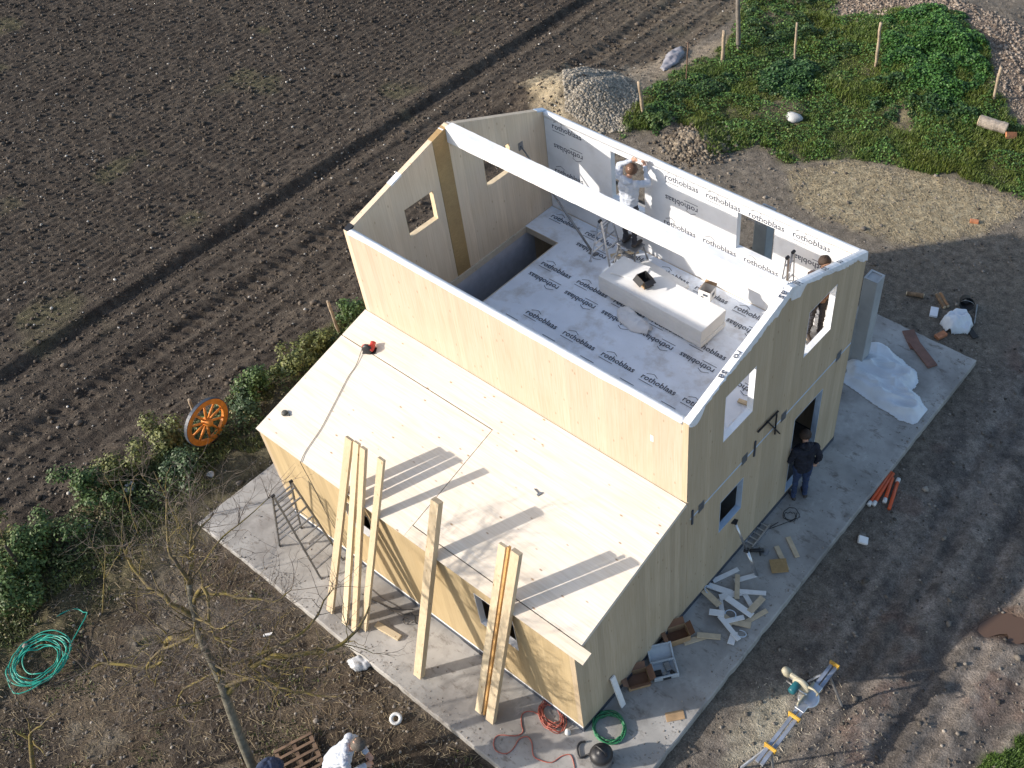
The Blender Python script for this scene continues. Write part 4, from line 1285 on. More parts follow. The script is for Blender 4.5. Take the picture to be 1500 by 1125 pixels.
tag(o, 'torn crumpled white bag in the rubbish heap behind the slab', 'bag')
def bucket(px, py, r0, r1, h, tilt, mat_, label):
    q = gz(px, py); z = hz(q[0], q[1]); t = thing('bucket', label, 'bucket', (q[0], q[1], z))
    R = Euler(tilt).to_matrix()
    mb = MB(); mb.lathe([(r0 * .2, 0), (r0, 0), (r1, h), (r1 + .012, h), (r1 + .012, h - .02), (r1 - .005, h), (r0 - .008, .012), (r0 * .2, .012)], (q[0], q[1], z + .02 + r1 * abs(math.sin(tilt[0]))), R, 22, cap=False); mb.build('shell', mat_, t, True)
    mb = MB(); mb.tube([Vector((q[0], q[1], z + .02 + r1 * abs(math.sin(tilt[0])))) + R @ Vector((r1 * math.cos(a), .12 * math.sin(a), h + .0 + .10 * math.sin(a))) for a in np.linspace(0, math.pi, 12)], .005, 6); mb.build('handle', M_steel, t, True)
    return t
bucket(1412, 447, .12, .15, .28, (1.2, .3, .4), M_black, 'black bucket tipped on its side in the rubbish heap')
gflat('rubber_sheet', 1421, 485, (.48, .14, .03), -.6, M_mat, 'flat black rubber strip beside the torn white bag', 'rubber strip')
log('metal_bar', (1431, 448), (1427, 474), .018, 'thin grey bar lying across the rubbish heap', 'bar', M_lad, M_lad)

# orange drain pipes
M_pipe = mk('orange_pipe', (.56, .095, .03), .4, .12)
M_pcap = mk('pale_pipe_end', (.60, .60, .58), .5)
for i, (a, b, lab) in enumerate((((1274, 738), (1305, 693), 'orange plastic pipe with white end lying closest along the slab edge'), ((1281, 738), (1308, 695), 'orange plastic pipe with white end, second from the slab edge'),
                                 ((1296, 734), (1307, 702), 'short orange plastic pipe with white end, third from the slab edge'), ((1302, 747), (1315, 706), 'orange plastic pipe without white end, fourth from the slab edge'))):
    qa = gz(*a); qb = gz(*b); r_ = .035
    za = max(hz(qa[0], qa[1]), -.28) + r_ + .012; zb = max(hz(qb[0], qb[1]), -.28) + r_ + .012
    t = thing('drain_pipe', lab, 'pipe', (qa[0], qa[1], za - r_), 'orange pipes beside the slab')
    mb = MB(); mb.tube([(qa[0], qa[1], za), (qb[0], qb[1], zb)], r_, 14); mb.build('pipe', M_pipe, t, True)
    d = (Vector((qb[0], qb[1], zb)) - Vector((qa[0], qa[1], za))).normalized()
    e = Vector((qa[0], qa[1], za)) if i < 3 else Vector((qb[0], qb[1], zb)); s = -1 if i < 3 else 1
    mb = MB(); mb.tube([e - d * s * .03, e + d * s * .06], r_ + .007, 14); mb.build('socket', M_pcap, t, True)

# ---------------------------------------------------------------- offcuts and tools on the shaded strip of slab
M_off = [mk('offcut_pale', (.74, .73, .71), .75, .06, 10), mk('offcut_wood', (.55, .44, .30), .75, .12, 10), M_roof2]
heap = [(1063, 843, 1.15, .52, 0), (1050, 862, .28, .55, 0), (1080, 860, 2.15, .50, 1), (1042, 876, -.2, .40, 1), (1092, 847, .95, .42, 0), (1070, 872, .9, .40, 0), (1100, 868, .55, .52, 0),
        (1083, 889, -.05, .55, 0), (1057, 893, 2.3, .42, 0), (1062, 905, -.1, .36, 1), (1075, 908, .9, .36, 0), (1107, 887, 1.5, .40, 1), (1105, 905, 1.2, .52, 1), (1083, 913, .4, .40, 1), (1068, 920, -.32, .55, 0),
        (1050, 898, .5, .26, 0), (1095, 878, -.5, .3, 0), (1073, 935, 1.9, .25, 0)]
for i, (px, py, rz_, ln, mi) in enumerate(heap):
    zc = -.1 + .004 + .026 * (i % 4)
    q = gz(px, py, zc)
    mb = MB(); mb.box((q[0], q[1], zc + .012), (ln, .085 + .03 * (i % 2), .022), Euler((rnd.uniform(-.02, .02), rnd.uniform(-.02, .02), rz_)).to_matrix(), bevel=.002)
    tag(mb.build('timber_offcut', M_off[mi]), ('short white-faced board offcut', 'short bare-wood board offcut', '')[mi] + ' in the loose heap on the shaded slab', 'offcut', 'board offcuts heaped on the slab')
for k, (px, py) in enumerate(((1040, 865), (1070, 900), (1085, 928))):
    q = gz(px, py, 0); a0 = rnd.uniform(0, 6)
    mb = MB(); mb.tube([(q[0] + .10 * math.cos(a0 + a), q[1] + .07 * math.sin(a0 + a), -.0 + .03 * math.sin(a)) for a in np.linspace(0, 4.2, 14)], .008, 6)
    tag(mb.build('packing_strap', M_tape, smooth=True), 'curled white packing strap lying over the board offcuts', 'strap', 'packing straps on the offcut heap')
flat('board', 1161, 802, (.45, .09, .025), -.62, M_off[1], 'pale board lying alone on slab beyond the square chipboard piece', 'board')
flat('board', 1145, 818, (.52, .09, .025), -.62, M_off[1], 'pale board lying under the square chipboard piece', 'board', lift=.0)
q = gz(1141, 829, -.06); mb = MB(); mb.box((q[0], q[1], -.055), (.30, .28, .018), rotz(.75), bevel=.002); tag(mb.build('chipboard_piece', M_osb), 'square orange-brown chipboard piece lying on slab', 'board')
flat('board', 1020, 937, (.45, .10, .03), .98, M_off[1], 'short pale board lying across another by the brown carton', 'board')
flat('board', 1038, 934, (.40, .10, .03), .55, M_off[1], 'pale board lying beside the brown carton, pointing to the offcut heap', 'board', lift=.034)
# white board leaning against the gable foot
a = gz(913, 1034, -.09); b = gx(897, 992, L + .03)
mb = MB(); mb.bar(a, b, .10, .03, up=(1, 0, .3)); tag(mb.build('leaning_board', M_off[0]), 'short white board leaning against the foot of the gable', 'board')
# aluminium prop leaning on the lower window
t = thing('window_prop', 'slim aluminium prop leaning from slab to the lower gable window', 'prop', gz(1109, 843, -.1))
a = Vector(gz(1109, 843, -.085)); b = Vector(gx(1076, 764, L + .03)); mdl = a.lerp(b, .48)
mb = MB(); mb.tube([a, mdl], .032, 12); mb.build('outer_tube', M_alu, t, True)
mb = MB(); mb.tube([mdl, b], .022, 12); mb.build('inner_tube', M_alu, t, True)
mb = MB(); mb.box(b, (.10, .10, .03), rotz(.3)); mb.build('head_plate', M_black, t)
mb = MB(); mb.box(mdl, (.09, .09, .05), rotz(.3), bevel=.01); mb.build('clamp', M_black, t)
# short aluminium ladder part against the base
t = thing('ladder_section', 'short aluminium ladder section lying along the gable foot', 'ladder', gz(1108, 788, -.1))
a, b = gz(1096, 799, -.05), gz(1122, 766, -.05); d = (b - a) / np.linalg.norm(b - a); nn = np.array([d[1], -d[0], 0]) * .085
for s in (-1, 1): mb = MB(); mb.bar(a + nn * s, b + nn * s, .025, .06); mb.build('rail', M_alu, t)
for k in range(5): c = a + (b - a) * (.1 + .2 * k); mb = MB(); mb.bar(c - nn, c + nn, .025, .025); mb.build('rung', M_alu, t)
# dark hand saw / grinder
c = Vector(gz(1108, 806, -.02)); t = thing('angle_grinder', 'black corded hand tool on slab beside the aluminium prop', 'power tool', (c.x, c.y, -.1))
mb = MB(); mb.tube([c + Vector((-.13, -.10, -.02)), c, c + Vector((.10, .08, 0))], [.03, .034, .036], 12); mb.build('body', M_black, t, True)
mb = MB(); mb.lathe([(.02, -.01), (.075, -.006), (.075, .006), (.02, .01)], c + Vector((.12, .09, -.035)), Matrix.Rotation(.3, 3, 'X'), 20); mb.build('guard', M_steel, t)
mb = MB(); mb.tube([c + Vector((.05, .04, 0)), c + Vector((.12, -.06, .02))], .016, 10); mb.build('side_handle', M_black, t, True)
def coil(name, label, cat, px, py, r_, turns, rad, z, mat_, seed, sq=1.0, jit=.25, tails=(), rz_=0, group=None, hgt=.05):
    rs = random.Random(seed); c = gz(px, py, z); pts = []
    cx, cy, rr = 0, 0, r_
    for k in range(int(turns * 18)):
        a = k / 18 * 2 * math.pi
        if k % 9 == 0: tx, ty, tr = rs.uniform(-jit, jit) * r_ * .6, rs.uniform(-jit, jit) * r_ * .6, r_ * rs.uniform(1 - jit, 1 + jit * .5)
        cx += (tx - cx) * .2; cy += (ty - cy) * .2; rr += (tr - rr) * .2
        x, y = rr * math.cos(a) + cx, (rr * math.sin(a) + cy) * sq
        pts.append(Vector((c[0] + x * math.cos(rz_) - y * math.sin(rz_), c[1] + x * math.sin(rz_) + y * math.cos(rz_), z + rad + rs.uniform(0, hgt))))
    pts = [Vector(gz(a, b, z + rad)) for a, b in reversed(tails[0])] + pts if tails and tails[0] else pts
    if len(tails) > 1: pts = pts + [Vector(gz(a, b, z + rad)) for a, b in tails[1]]
    mb = MB(); mb.tube(smooth_path(pts, 3), rad, 7)
    return tag(mb.build(name, mat_, smooth=True), label, cat, group)
M_blkc = mk('black_cable', (.025, .025, .028), .5)
coil('cable_coil', 'loose loops of black cable on the shaded slab beyond the hand tool', 'cable', 1158, 756, .14, 2.2, .007, -.098, M_blkc, 5, jit=.5, tails=([(1125, 775), (1140, 765)],))
coil('hose_coil', 'tangled red hose coil on slab by the sunny house corner', 'hose', 808, 1051, .25, 9, .008, -.098, mk('red_hose', (.36, .10, .07), .45), 8, sq=.62, jit=.35, rz_=-.25, hgt=.07,
     tails=([(782, 1043), (765, 1046), (764, 1062), (766, 1072), (755, 1078), (730, 1077), (723, 1088), (727, 1100), (742, 1104), (753, 1095), (760, 1083), (772, 1079), (779, 1088), (781, 1106), (790, 1113), (808, 1117), (822, 1108), (836, 1106), (842, 1125)],))
M_ghose = mk('green_hose', (.03, .17, .075), .4)
coil('hose_coil', 'neat green hose coil on slab in front of the shaded gable corner', 'hose', 893, 1068, .27, 9, .010, -.098, M_ghose, 12, sq=.9, jit=.2, hgt=.08)
coil('hose_coil', 'teal green hose coil lying on soil near the bare tree', 'hose', 62, 968, .40, 9, .0105, hz(*gz(62, 968)[:2]) + .06, mk('teal_hose', (.02, .29, .21), .4), 21, sq=1.05, jit=.33, hgt=.07,
     tails=([(125, 905), (122, 897), (110, 892), (88, 900), (66, 920), (60, 938)], [(45, 1010), (20, 1015), (8, 985)]))
coil('cable_loop', 'dark cable loop and cable along the sunny wall foot', 'cable', 600, 908, .11, 1.6, .008, -.098, M_cord, 31, jit=.1, tails=([(530, 870), (570, 890), (605, 893)], [(640, 905), (680, 940), (720, 970), (780, 1010), (820, 1040)]))
flat('board', 569, 926, (.52, .11, .05), .12, M_t2, 'short pale board lying on slab between the leaning planks and the post', 'board')
flat('cardboard_piece', 989, 1049, (.30, .16, .012), .85, M_card, 'small flat cardboard piece on the sunny end of the slab', 'cardboard')
# cartons and open tool case
carton('brown carton with raised flaps between tool case and leaning white board', (*gz(934, 994, .0)[:2], -.098), (.36, .27, .15), .95, [('y', -1, .8, .12), ('y', 1, .6, .12), ('x', -1, .9, .12), ('x', 1, .9, .12)], [M_card], mk('brown_card_inside', (.22, .12, .075), .85, .15))
carton('brown carton with raised flaps between tool case and the board offcuts', (*gz(992, 930, .0)[:2], -.098), (.38, .26, .17), 1.0, [('y', 1, .9, .12), ('x', -1, .8, .12), ('x', 1, 1.0, .1)], [M_card], mk('dark_card_inside', (.18, .09, .05), .85, .15))
M_case = mk('grey_tool_case', (.42, .45, .47), .45, .1)
c = gz(967, 971, -.06); t = thing('tool_case', 'open grey plastic tool case on slab between two brown cartons', 'tool case', (c[0], c[1], -.1))
R = rotz(.9); o_ = Vector((c[0], c[1], -.094))
def frame_box(o_, R, a, b, h, mat_, name, parent, wall=.03):
    mb = MB(); mb.box(o_ + R @ Vector((0, 0, .012)), (a, b, .02), R)
    for p, d in (((0, -b / 2 + wall / 2, h / 2 + .022), (a, wall, h)), ((0, b / 2 - wall / 2, h / 2 + .022), (a, wall, h)), ((-a / 2 + wall / 2, 0, h / 2 + .022), (wall, b - 2 * wall, h)), ((a / 2 - wall / 2, 0, h / 2 + .022), (wall, b - 2 * wall, h))):
        mb.box(o_ + R @ Vector(p), d, R, bevel=.006)
    return mb.build(name, mat_, parent)
lower = frame_box(o_ + R @ Vector((.04, -.14, 0)), R, .42, .32, .075, M_case, 'tray', t)
for i, (a, b, sx, sy) in enumerate(((-.08, -.18, .12, .10), (.10, -.10, .10, .16), (.02, -.22, .08, .06), (.15, -.22, .06, .07))):
    mb = MB(); mb.box(o_ + R @ Vector((a, b, .05)), (sx, sy, .04), R @ rotz(.2 * i), bevel=.008); mb.build('tool_insert', (M_black, M_lad, M_steel, M_red)[i % 3], lower)
lid = frame_box(o_ + R @ Vector((.04, .17, .06)), R @ Matrix.Rotation(.55, 3, 'X'), .42, .30, .05, M_case, 'lid', t)
mb = MB(); mb.box(o_ + R @ Vector((.04, -.315, .06)), (.14, .025, .03), R, bevel=.006); mb.build('handle', M_black, t)
# F-clamp hanging on the gable joint
t = thing('bar_clamp', 'black bar clamp screwed across the gable joint above the doorway', 'clamp', gx(1128, 620, L + .03))
a, b, c_, d_ = (gx(*q, L + .035) for q in ((1110, 633), (1140, 602), (1124, 617), (1142, 635)))
mb = MB(); mb.bar(a, b, .03, .02); mb.build('bar', M_black, t)
mb = MB(); mb.bar(c_, d_, .026, .02); mb.build('brace', M_black, t)
mb = MB(); mb.bar(gx(1138, 606, L + .035), gx(1135, 636, L + .035), .022, .02); mb.build('jaw', M_black, t)

# vacuum cleaner
c = gz(882, 1117, -.08); t = thing('vacuum_cleaner', 'black and grey drum vacuum cleaner on slab near the green hose coil', 'vacuum cleaner', (c[0], c[1], -.1))
mb = MB(); mb.lathe([(.12, .0), (.165, .02), (.17, .20), (.172, .26)], (c[0], c[1], -.07), None, 24); mb.build('drum', mk('steel_grey_drum', (.16, .17, .18), .35, metal=.5), t, True)
mb = MB(); mb.lathe([(.18, .26), (.182, .31), (.15, .37), (.085, .40), (.05, .405), (.045, .42), (.01, .42)], (c[0], c[1], -.07), None, 24); mb.build('motor_head', M_black, t, True)
mb = MB(); mb.tube([(c[0] - .12, c[1], .33), (c[0] - .08, c[1], .42), (c[0] + .08, c[1], .42), (c[0] + .12, c[1], .33)], .014, 8); mb.build('handle', M_black, t, True)
for a in range(4):
    q = a * math.pi / 2 + .6; mb = MB(); mb.lathe([(.01, -.012), (.028, -.012), (.028, .012), (.01, .012)], (c[0] + .15 * math.cos(q), c[1] + .15 * math.sin(q), -.068), Euler((math.pi / 2, 0, q)).to_matrix(), 12); mb.build('castor', M_black, t)
mb = MB(); hp2 = [Vector((c[0] - .17, c[1], .08))] + [Vector(gz(a, b, -.07)) for a, b in ((862, 1105), (850, 1110), (846, 1096), (850, 1088), (858, 1086))]; mb.tube(smooth_path(hp2), .017, 8); mb.build('suction_hose', M_black, t, True)
q = gz(832, 1074, -.098); mb = MB(); mb.lathe([(.01, 0), (.045, 0), (.05, .03), (.04, .09), (.018, .11), (.018, .13), (.005, .13)], (q[0], q[1], -.098), None, 16); tag(mb.build('bottle', M_pcap, smooth=True), 'small white plastic bottle on slab beside the red hose coil', 'bottle')

# ---------------------------------------------------------------- mitre saw on its stand
M_yel = mk('yellow_paint', (.48, .28, .03), .55, .2, 9, dirt=(.25, .2, .12, .6))
M_saw = mk('cream_saw_body', (.37, .34, .25), .5, .15)
M_teal = mk('teal_saw_motor', (.015, .10, .12), .4)
M_blu = mk('anodised_rail', (.30, .34, .41), .5, .2, 8, metal=.5, dirt=(.30, .26, .19, .6))
SZ = .55
ra, rb = Vector(gz(1222, 975, SZ)), Vector(gz(1112, 1118, SZ))
t = thing('saw_stand', 'long grey-blue and yellow folding stand carrying the mitre saw', 'saw stand', ((ra.x + rb.x) / 2, (ra.y + rb.y) / 2, hz((ra.x + rb.x) / 2, (ra.y + rb.y) / 2)))
d = (rb - ra).normalized(); nn = d.cross(Vector((0, 0, 1)))
for s in (-1, 1): mb = MB(); mb.bar(ra + nn * s * .04, rb + nn * s * .04, .055, .05); mb.build('rail', M_blu, t)
for q, w_ in ((0.0, .16), (.55, .20), (.86, .20)):
    c = ra.lerp(rb, q); mb = MB()
    mb.box(c + Vector((0, 0, .01)), (.05, w_, .09), rotz(math.atan2(d.y, d.x)), bevel=.008); mb.box(c + Vector((0, 0, .07)), (.03, w_ * 1.1, .03), rotz(math.atan2(d.y, d.x)), bevel=.006); mb.build('bracket', M_yel, t)
for q in (.1, .88):
    for s in (-1, 1):
        c = ra.lerp(rb, q); ft = c + nn * s * .34 + d * (.18 if q > .5 else -.10); ft.z = hz(ft.x, ft.y)
        mb = MB(); mb.bar(c + nn * s * .05, ft, .03, .03); mb.build('leg', M_blu if s > 0 else M_lad, t)
        mb = MB(); mb.box(ft + Vector((0, 0, .015)), (.05, .05, .04)); mb.build('foot', M_black, t)
sc_ = ra.lerp(rb, .36) + Vector((0, 0, .03)); Rsaw = rotz(math.atan2(d.y, d.x))
t = thing('mitre_saw', 'cream and teal mitre saw mounted on the folding stand', 'saw', sc_)
def sp(a, b, c): return sc_ + Rsaw @ Vector((a, b, c))
mb = MB(); mb.lathe([(.05, 0), (.17, 0), (.175, .03), (.15, .045), (.02, .045)], sp(0, 0, .0), None, 28); mb.build('turntable', M_alu, t, True)
for s in (-1, 1): mb = MB(); mb.box(sp(s * .19, 0, .025), (.16, .17, .045), Rsaw, bevel=.008); mb.build('side_table', M_alu, t)
mb = MB(); mb.box(sp(0, -.06, .09), (.46, .025, .09), Rsaw, bevel=.005); mb.build('fence', M_saw, t)
mb = MB(); mb.lathe([(.02, -.035), (.13, -.035), (.15, -.02), (.15, .02), (.13, .035), (.02, .035)], sp(.0, -.16, .24), Rsaw @ Matrix.Rotation(math.pi / 2, 3, 'Y'), 26); mb.build('blade_guard', M_saw, t, True)
mb = MB(); mb.lathe([(.01, -.10), (.055, -.10), (.065, -.06), (.065, .09), (.04, .11)], sp(.11, -.21, .27), Rsaw @ Matrix.Rotation(math.pi / 2, 3, 'Y'), 18); mb.build('motor', M_teal, t, True)
for s in (-.04, .04): mb = MB(); mb.tube([sp(s, -.40, .15), sp(s, -.02, .15)], .014, 10); mb.build('slide_rail', M_alu, t, True)
mb = MB(); mb.tube([sp(.0, -.05, .32), sp(0, .06, .36), sp(.0, .13, .33), sp(0, .12, .25)], .018, 10); mb.build('handle', M_saw, t, True)
mb = MB(); mb.lathe([(.01, 0), (.06, .01), (.075, .09), (.06, .17), (.02, .2)], sp(-.10, -.42, .10), Rsaw @ Euler((.5, .3, 0)).to_matrix(), 16); mb.build('dust_bag', M_saw, t, True)
mb = MB(); mb.box(sp(-.02, -.30, .30), (.07, .16, .08), Rsaw, bevel=.02); mb.build('pivot_arm', M_saw, t)

# ---------------------------------------------------------------- wagon wheel on its post
M_or = mk('orange_paint', (.55, .185, .025), .6, .3, 9, .3, 40, dirt=(.22, .10, .03, .6))
wc = gz(303, 618, .42); wn = Vector((math.cos(math.radians(8)), math.sin(math.radians(8)), -.03)).normalized()
WR = .50
t = thing('wagon_wheel', 'orange painted wooden wagon wheel standing by the field edge', 'wheel', (wc[0], wc[1], -.1))
Rw = wn.to_track_quat('Z', 'Y').to_matrix(); wo = Vector(wc)
mb = MB(); mb.lathe([(WR - .11, -.03), (WR, -.03), (WR, .03), (WR - .11, .03), (WR - .11, -.03)], wo, Rw, 48, cap=False); mb.build('rim', M_or, t)
mb = MB(); mb.lathe([(WR + .001, -.034), (WR + .014, -.034), (WR + .014, .034), (WR + .001, .034), (WR + .001, -.034)], wo, Rw, 48, cap=False); mb.build('iron_tyre', M_base, t)
mb = MB(); mb.lathe([(.03, -.09), (.07, -.08), (.085, 0), (.07, .09), (.045, .12), (.01, .12)], wo, Rw, 20); mb.build('hub', M_or, t, True)
for k in range(10):
    a = k * math.pi / 5 + .1; e = Vector((math.cos(a), math.sin(a), 0))
    mb = MB(); mb.tube([wo + Rw @ (e * .06), wo + Rw @ (e * .2), wo + Rw @ (e * (WR - .10))], [.018, .026, .02], 8); mb.build('spoke', M_or, t, True)
M_old = mk('weathered_post', (.30, .235, .165), .85, .3, 12, .4, 40)
def stake(name, base, top, r_, label, mat_=M_old, z0=None, group=None):
    q = gz(*base); z = hz(q[0], q[1]) if z0 is None else z0; q = gz(base[0], base[1], z)
    c, d = ray(*top)
    # the point over the base on the ray of the top
    tt = ((q[:2] - c[:2]) @ d[:2]) / (d[:2] @ d[:2]); P_ = c + tt * d
    h = max(.3, P_[2] - z)
    mb = MB(); m_ = 6; tp = np.array([q[0] + (P_[0] - q[0]) * .9, q[1] + (P_[1] - q[1]) * .9, z + h])
    b0 = np.array([q[0], q[1], z - .12])
    mb.tube([Vector(b0 + (tp - b0) * k / m_) + Vector((rnd.uniform(-.2, .2) * r_, rnd.uniform(-.2, .2) * r_, 0)) for k in range(m_ + 1)], [r_ * rnd.uniform(.85, 1.05) for _ in range(m_ + 1)], 9)
    return tag(mb.build(name, mat_, smooth=True), label, 'post', group)
stake('stake', (497, 489), (480, 441), .035, 'thin wooden stake by the far end of the lean-to roof')
stake('stake', (286, 612), (277, 585), .035, 'short stake close behind the orange wagon wheel')
stake('fence_post', (1083, 72), (1079, -8), .065, 'tall grey pole at the grass edge beside the field', mk('grey_pole', (.16, .14, .12), .85, .3, 12))
stake('fence_post', (1058, 92), (1061, 45), .055, 'split wooden fence post beside the tall grey pole')
stake('fence_post', (943, 166), (935, 120), .05, 'wooden fence post beside the grey gravel heap')
stake('fence_post', (1005, 118), (1008, 62), .022, 'thin rusty rod between gravel heap and tall grey pole', mk('rusty_rod', (.13, .08, .055), .8))
stake('fence_post', (1164, 90), (1167, 33), .035, 'slim wooden stake in the low green weeds, near the tall grey pole')
stake('fence_post', (1283, 95), (1290, 33), .045, 'pale wooden stake at the edge of the ivy patch')
stake('fence_post', (1457, 142), (1466, 98), .045, 'wooden stake at the foot of the bare soil mound')
stake('stake', (37, 840), (8, 800), .03, 'dark leaning stick in the weeds near the field edge', mk('dark_stick', (.05, .04, .03), .9))

# spools, stones, scraps
def ring(px, py, R_, r_, label, mat_=M_pcap, tilt=(0, 0, 0), name='cable_spool'):
    q = gz(px, py, -.2); z = hz(q[0], q[1]); R2 = Euler(tilt).to_matrix(); mb = MB()
    mb.tube([Vector((q[0], q[1], z + r_ + .02 + R_ * abs(math.sin(tilt[0])))) + R2 @ Vector((R_ * math.cos(a), R_ * math.sin(a), 0)) for a in np.linspace(0, 2 * math.pi, 20, endpoint=False)], r_, 10, closed=True)
    return tag(mb.build(name, mat_, smooth=True), label, 'ring')
ring(193, 718, .085, .035, 'white plastic ring lying in weeds below the hedge', tilt=(.5, 0, 0))
ring(580, 1053, .075, .03, 'white plastic ring on soil close to the bending worker', tilt=(.3, .3, 0))
gflat('white_offcut', 1264, 792, (.18, .14, .07), .5, M_off[0], 'white broken scrap on the yard beside the slab', 'scrap', tilt=(.2, .3))
M_rock = mk('pale_stone', (.40, .40, .39), .85, .12, 6, .4, 20)
def rock(px, py, s, label, mat_=M_rock, name='stone'):
    q = gz(px, py, -.2); z = hz(q[0], q[1]); rs = random.Random(int(px * 7 + py)); mb = MB(); vs_, fs_ = [], []
    nu, nv_ = 12, 7
    for i in range(nv_ + 1):
        for k in range(nu):
            a, b = 2 * math.pi * k / nu, math.pi * i / nv_
            rr = 1 + .18 * math.sin(3 * a + px) * math.sin(b) + rs.uniform(-.07, .07)
            vs_.append((q[0] + s[0] * rr * math.sin(b) * math.cos(a), q[1] + s[1] * rr * math.sin(b) * math.sin(a), z + s[2] * .6 + s[2] * math.cos(b)))
    for i in range(nv_):
        for k in range(nu): fs_.append((i * nu + k, (i + 1) * nu + k, (i + 1) * nu + (k + 1) % nu, i * nu + (k + 1) % nu))
    mb.add(vs_, fs_); return tag(mb.build(name, mat_, smooth=True), label, 'stone')
rock(1162, 175, (.24, .18, .13), 'large rounded white stone in the grass beyond the rear wall')
rock(310, 697, (.08, .07, .05), 'small white stone on bare soil near the slab corner')
rock(132, 773, (.10, .06, .05), 'pale stone among dry stalks near the hedge')
o = crumple('plastic_sheet', pxpoly([(968, 100), (975, 82), (1000, 68), (1003, 80), (985, 100), (972, 106)]), hz(*gz(985, 90)[:2]), .12, .03, 41, mk('thin_grey_plastic', (.22, .215, .235), .35, .2, 5), z_off=.02, edge=.05)
tag(o, 'crumpled grey plastic sheet on bare soil beside the field', 'plastic sheet')
o = crumple('plastic_bag', pxpoly([(510, 970), (528, 958), (548, 972), (540, 982), (520, 984)]), -.24, .10, .015, 43, mk('clear_plastic', (.45, .46, .47), .3, .15, 5), z_off=.02, edge=.03)
tag(o, 'crumpled grey plastic bag on soil at the slab edge', 'bag')
flat('white_offcut', 393, 930, (.16, .05, .02), .9, M_off[0], 'small white strip on soil near the bare tree', 'scrap', z=hz(*gz(393, 930)[:2]))
# pallet by the stooping worker
c = gz(440, 1115, -.15); t = thing('pallet', 'small brown wooden pallet on soil between the two workers', 'pallet', (c[0], c[1], hz(c[0], c[1])))
M_pal = mk('brown_pallet_wood', (.17, .11, .07), .8, .2, 10); Rp = rotz(-.35); zz = hz(c[0], c[1]) + .03
for k in range(3): mb = MB(); mb.box(Vector((c[0], c[1], zz)) + Rp @ Vector((0, -.28 + .28 * k, .03)), (.8, .06, .06), Rp); mb.build('bearer', M_pal, t)
for k in range(6): mb = MB(); mb.box(Vector((c[0], c[1], zz)) + Rp @ Vector((-.36 + .144 * k, 0, .072)), (.045, .62, .018), Rp); mb.build('slat', M_pal, t)

# ---------------------------------------------------------------- scatter: clods, stones, litter
ICO = None
def ico():
    p = (1 + 5 ** .5) / 2
    v = np.array([(-1, p, 0), (1, p, 0), (-1, -p, 0), (1, -p, 0), (0, -1, p), (0, 1, p), (0, -1, -p), (0, 1, -p), (p, 0, -1), (p, 0, 1), (-p, 0, -1), (-p, 0, 1)], float)
    v /= np.linalg.norm(v[0])
    f = np.array([(0, 11, 5), (0, 5, 1), (0, 1, 7), (0, 7, 10), (0, 10, 11), (1, 5, 9), (5, 11, 4), (11, 10, 2), (10, 7, 6), (7, 1, 8), (3, 9, 4), (3, 4, 2), (3, 2, 6), (3, 6, 8), (3, 8, 9), (4, 9, 5), (2, 4, 11), (6, 2, 10), (8, 6, 7), (9, 8, 1)])
    return v, f
IV, IF = ico()
rg = np.random.default_rng(5)
FOOT = np.array([(gz(a, b, -.25)[0], gz(a, b, -.25)[1]) for a, b in ((-60, -60), (1560, -60), (1560, 1190), (-60, 1190))])
def sample(n, boxes=None, poly=None):
    """random ground points inside the part of the place that the photograph shows"""
    poly = FOOT if poly is None else np.array(poly)
    lo, hi = poly.min(0), poly.max(0); out = np.empty((0, 2))
    while len(out) < n:
        q = rg.uniform(lo, hi, (n * 3, 2)); k = polydist([tuple(r) for r in poly], q[:, 0], q[:, 1]) > 0
        out = np.concatenate([out, q[k]])
    return out[:n]
def offslab(q, m=.05):
    x0, y0, x1, y1 = SLAB
    return ~((q[:, 0] > x0 - m) & (q[:, 0] < x1 + m) & (q[:, 1] > y0 - m) & (q[:, 1] < y1 + m))
def lumps(name, q, size, cols, label, flat_=.7, sink=.25):
    n = len(q)
    z = height(q[:, 0], q[:, 1])
    s = size[:, None, None] * rg.uniform(.65, 1.25, (n, 12, 1)) * np.stack([rg.uniform(.8, 1.3, n), rg.uniform(.8, 1.3, n), np.full(n, flat_)], -1)[:, None, :]
    a = rg.uniform(0, 6.28, n); V = IV[None] * s
    X = V[..., 0] * np.cos(a)[:, None] - V[..., 1] * np.sin(a)[:, None]; Y = V[..., 0] * np.sin(a)[:, None] + V[..., 1] * np.cos(a)[:, None]
    V = np.stack([X + q[:, 0:1], Y + q[:, 1:2], V[..., 2] + (z + size * flat_ * (1 - sink * 2))[:, None]], -1)
    F = (IF[None] + (np.arange(n) * 12)[:, None, None]).reshape(-1, 3)
    me = np_mesh(name, V.reshape(-1, 3), F, M_stone, np.repeat(cols, 12, 0))
    return tag(link(name, me), label, None, None, 'stuff')
def tint(n, a, b, j=.15):
    k = rg.uniform(0, 1, (n, 1)); return (np.array(a) * (1 - k) + np.array(b) * k) * rg.uniform(1 - j, 1 + j, (n, 1))
q = sample(95000); Z = zones(q[:, 0], q[:, 1]); k = (Z['field'] > .6) & (rg.uniform(0, 1, len(q)) < .95); q = q[k]
lumps('soil_clods', q, np.where(rg.uniform(0, 1, len(q)) < .05, 1.9, 1) * rg.gamma(1.8, .0078, len(q)).clip(.006, .045), tint(len(q), (.043, .034, .026), (.118, .095, .073), .3), 'dark clods of the ploughed field')
q = sample(4200); Z = zones(q[:, 0], q[:, 1]); q = q[Z['field'] > .6]
lumps('field_stones', q, rg.gamma(1.8, .007, len(q)).clip(.007, .038), tint(len(q), (.22, .20, .17), (.52, .49, .44)), 'small pale stones scattered on the ploughed field')
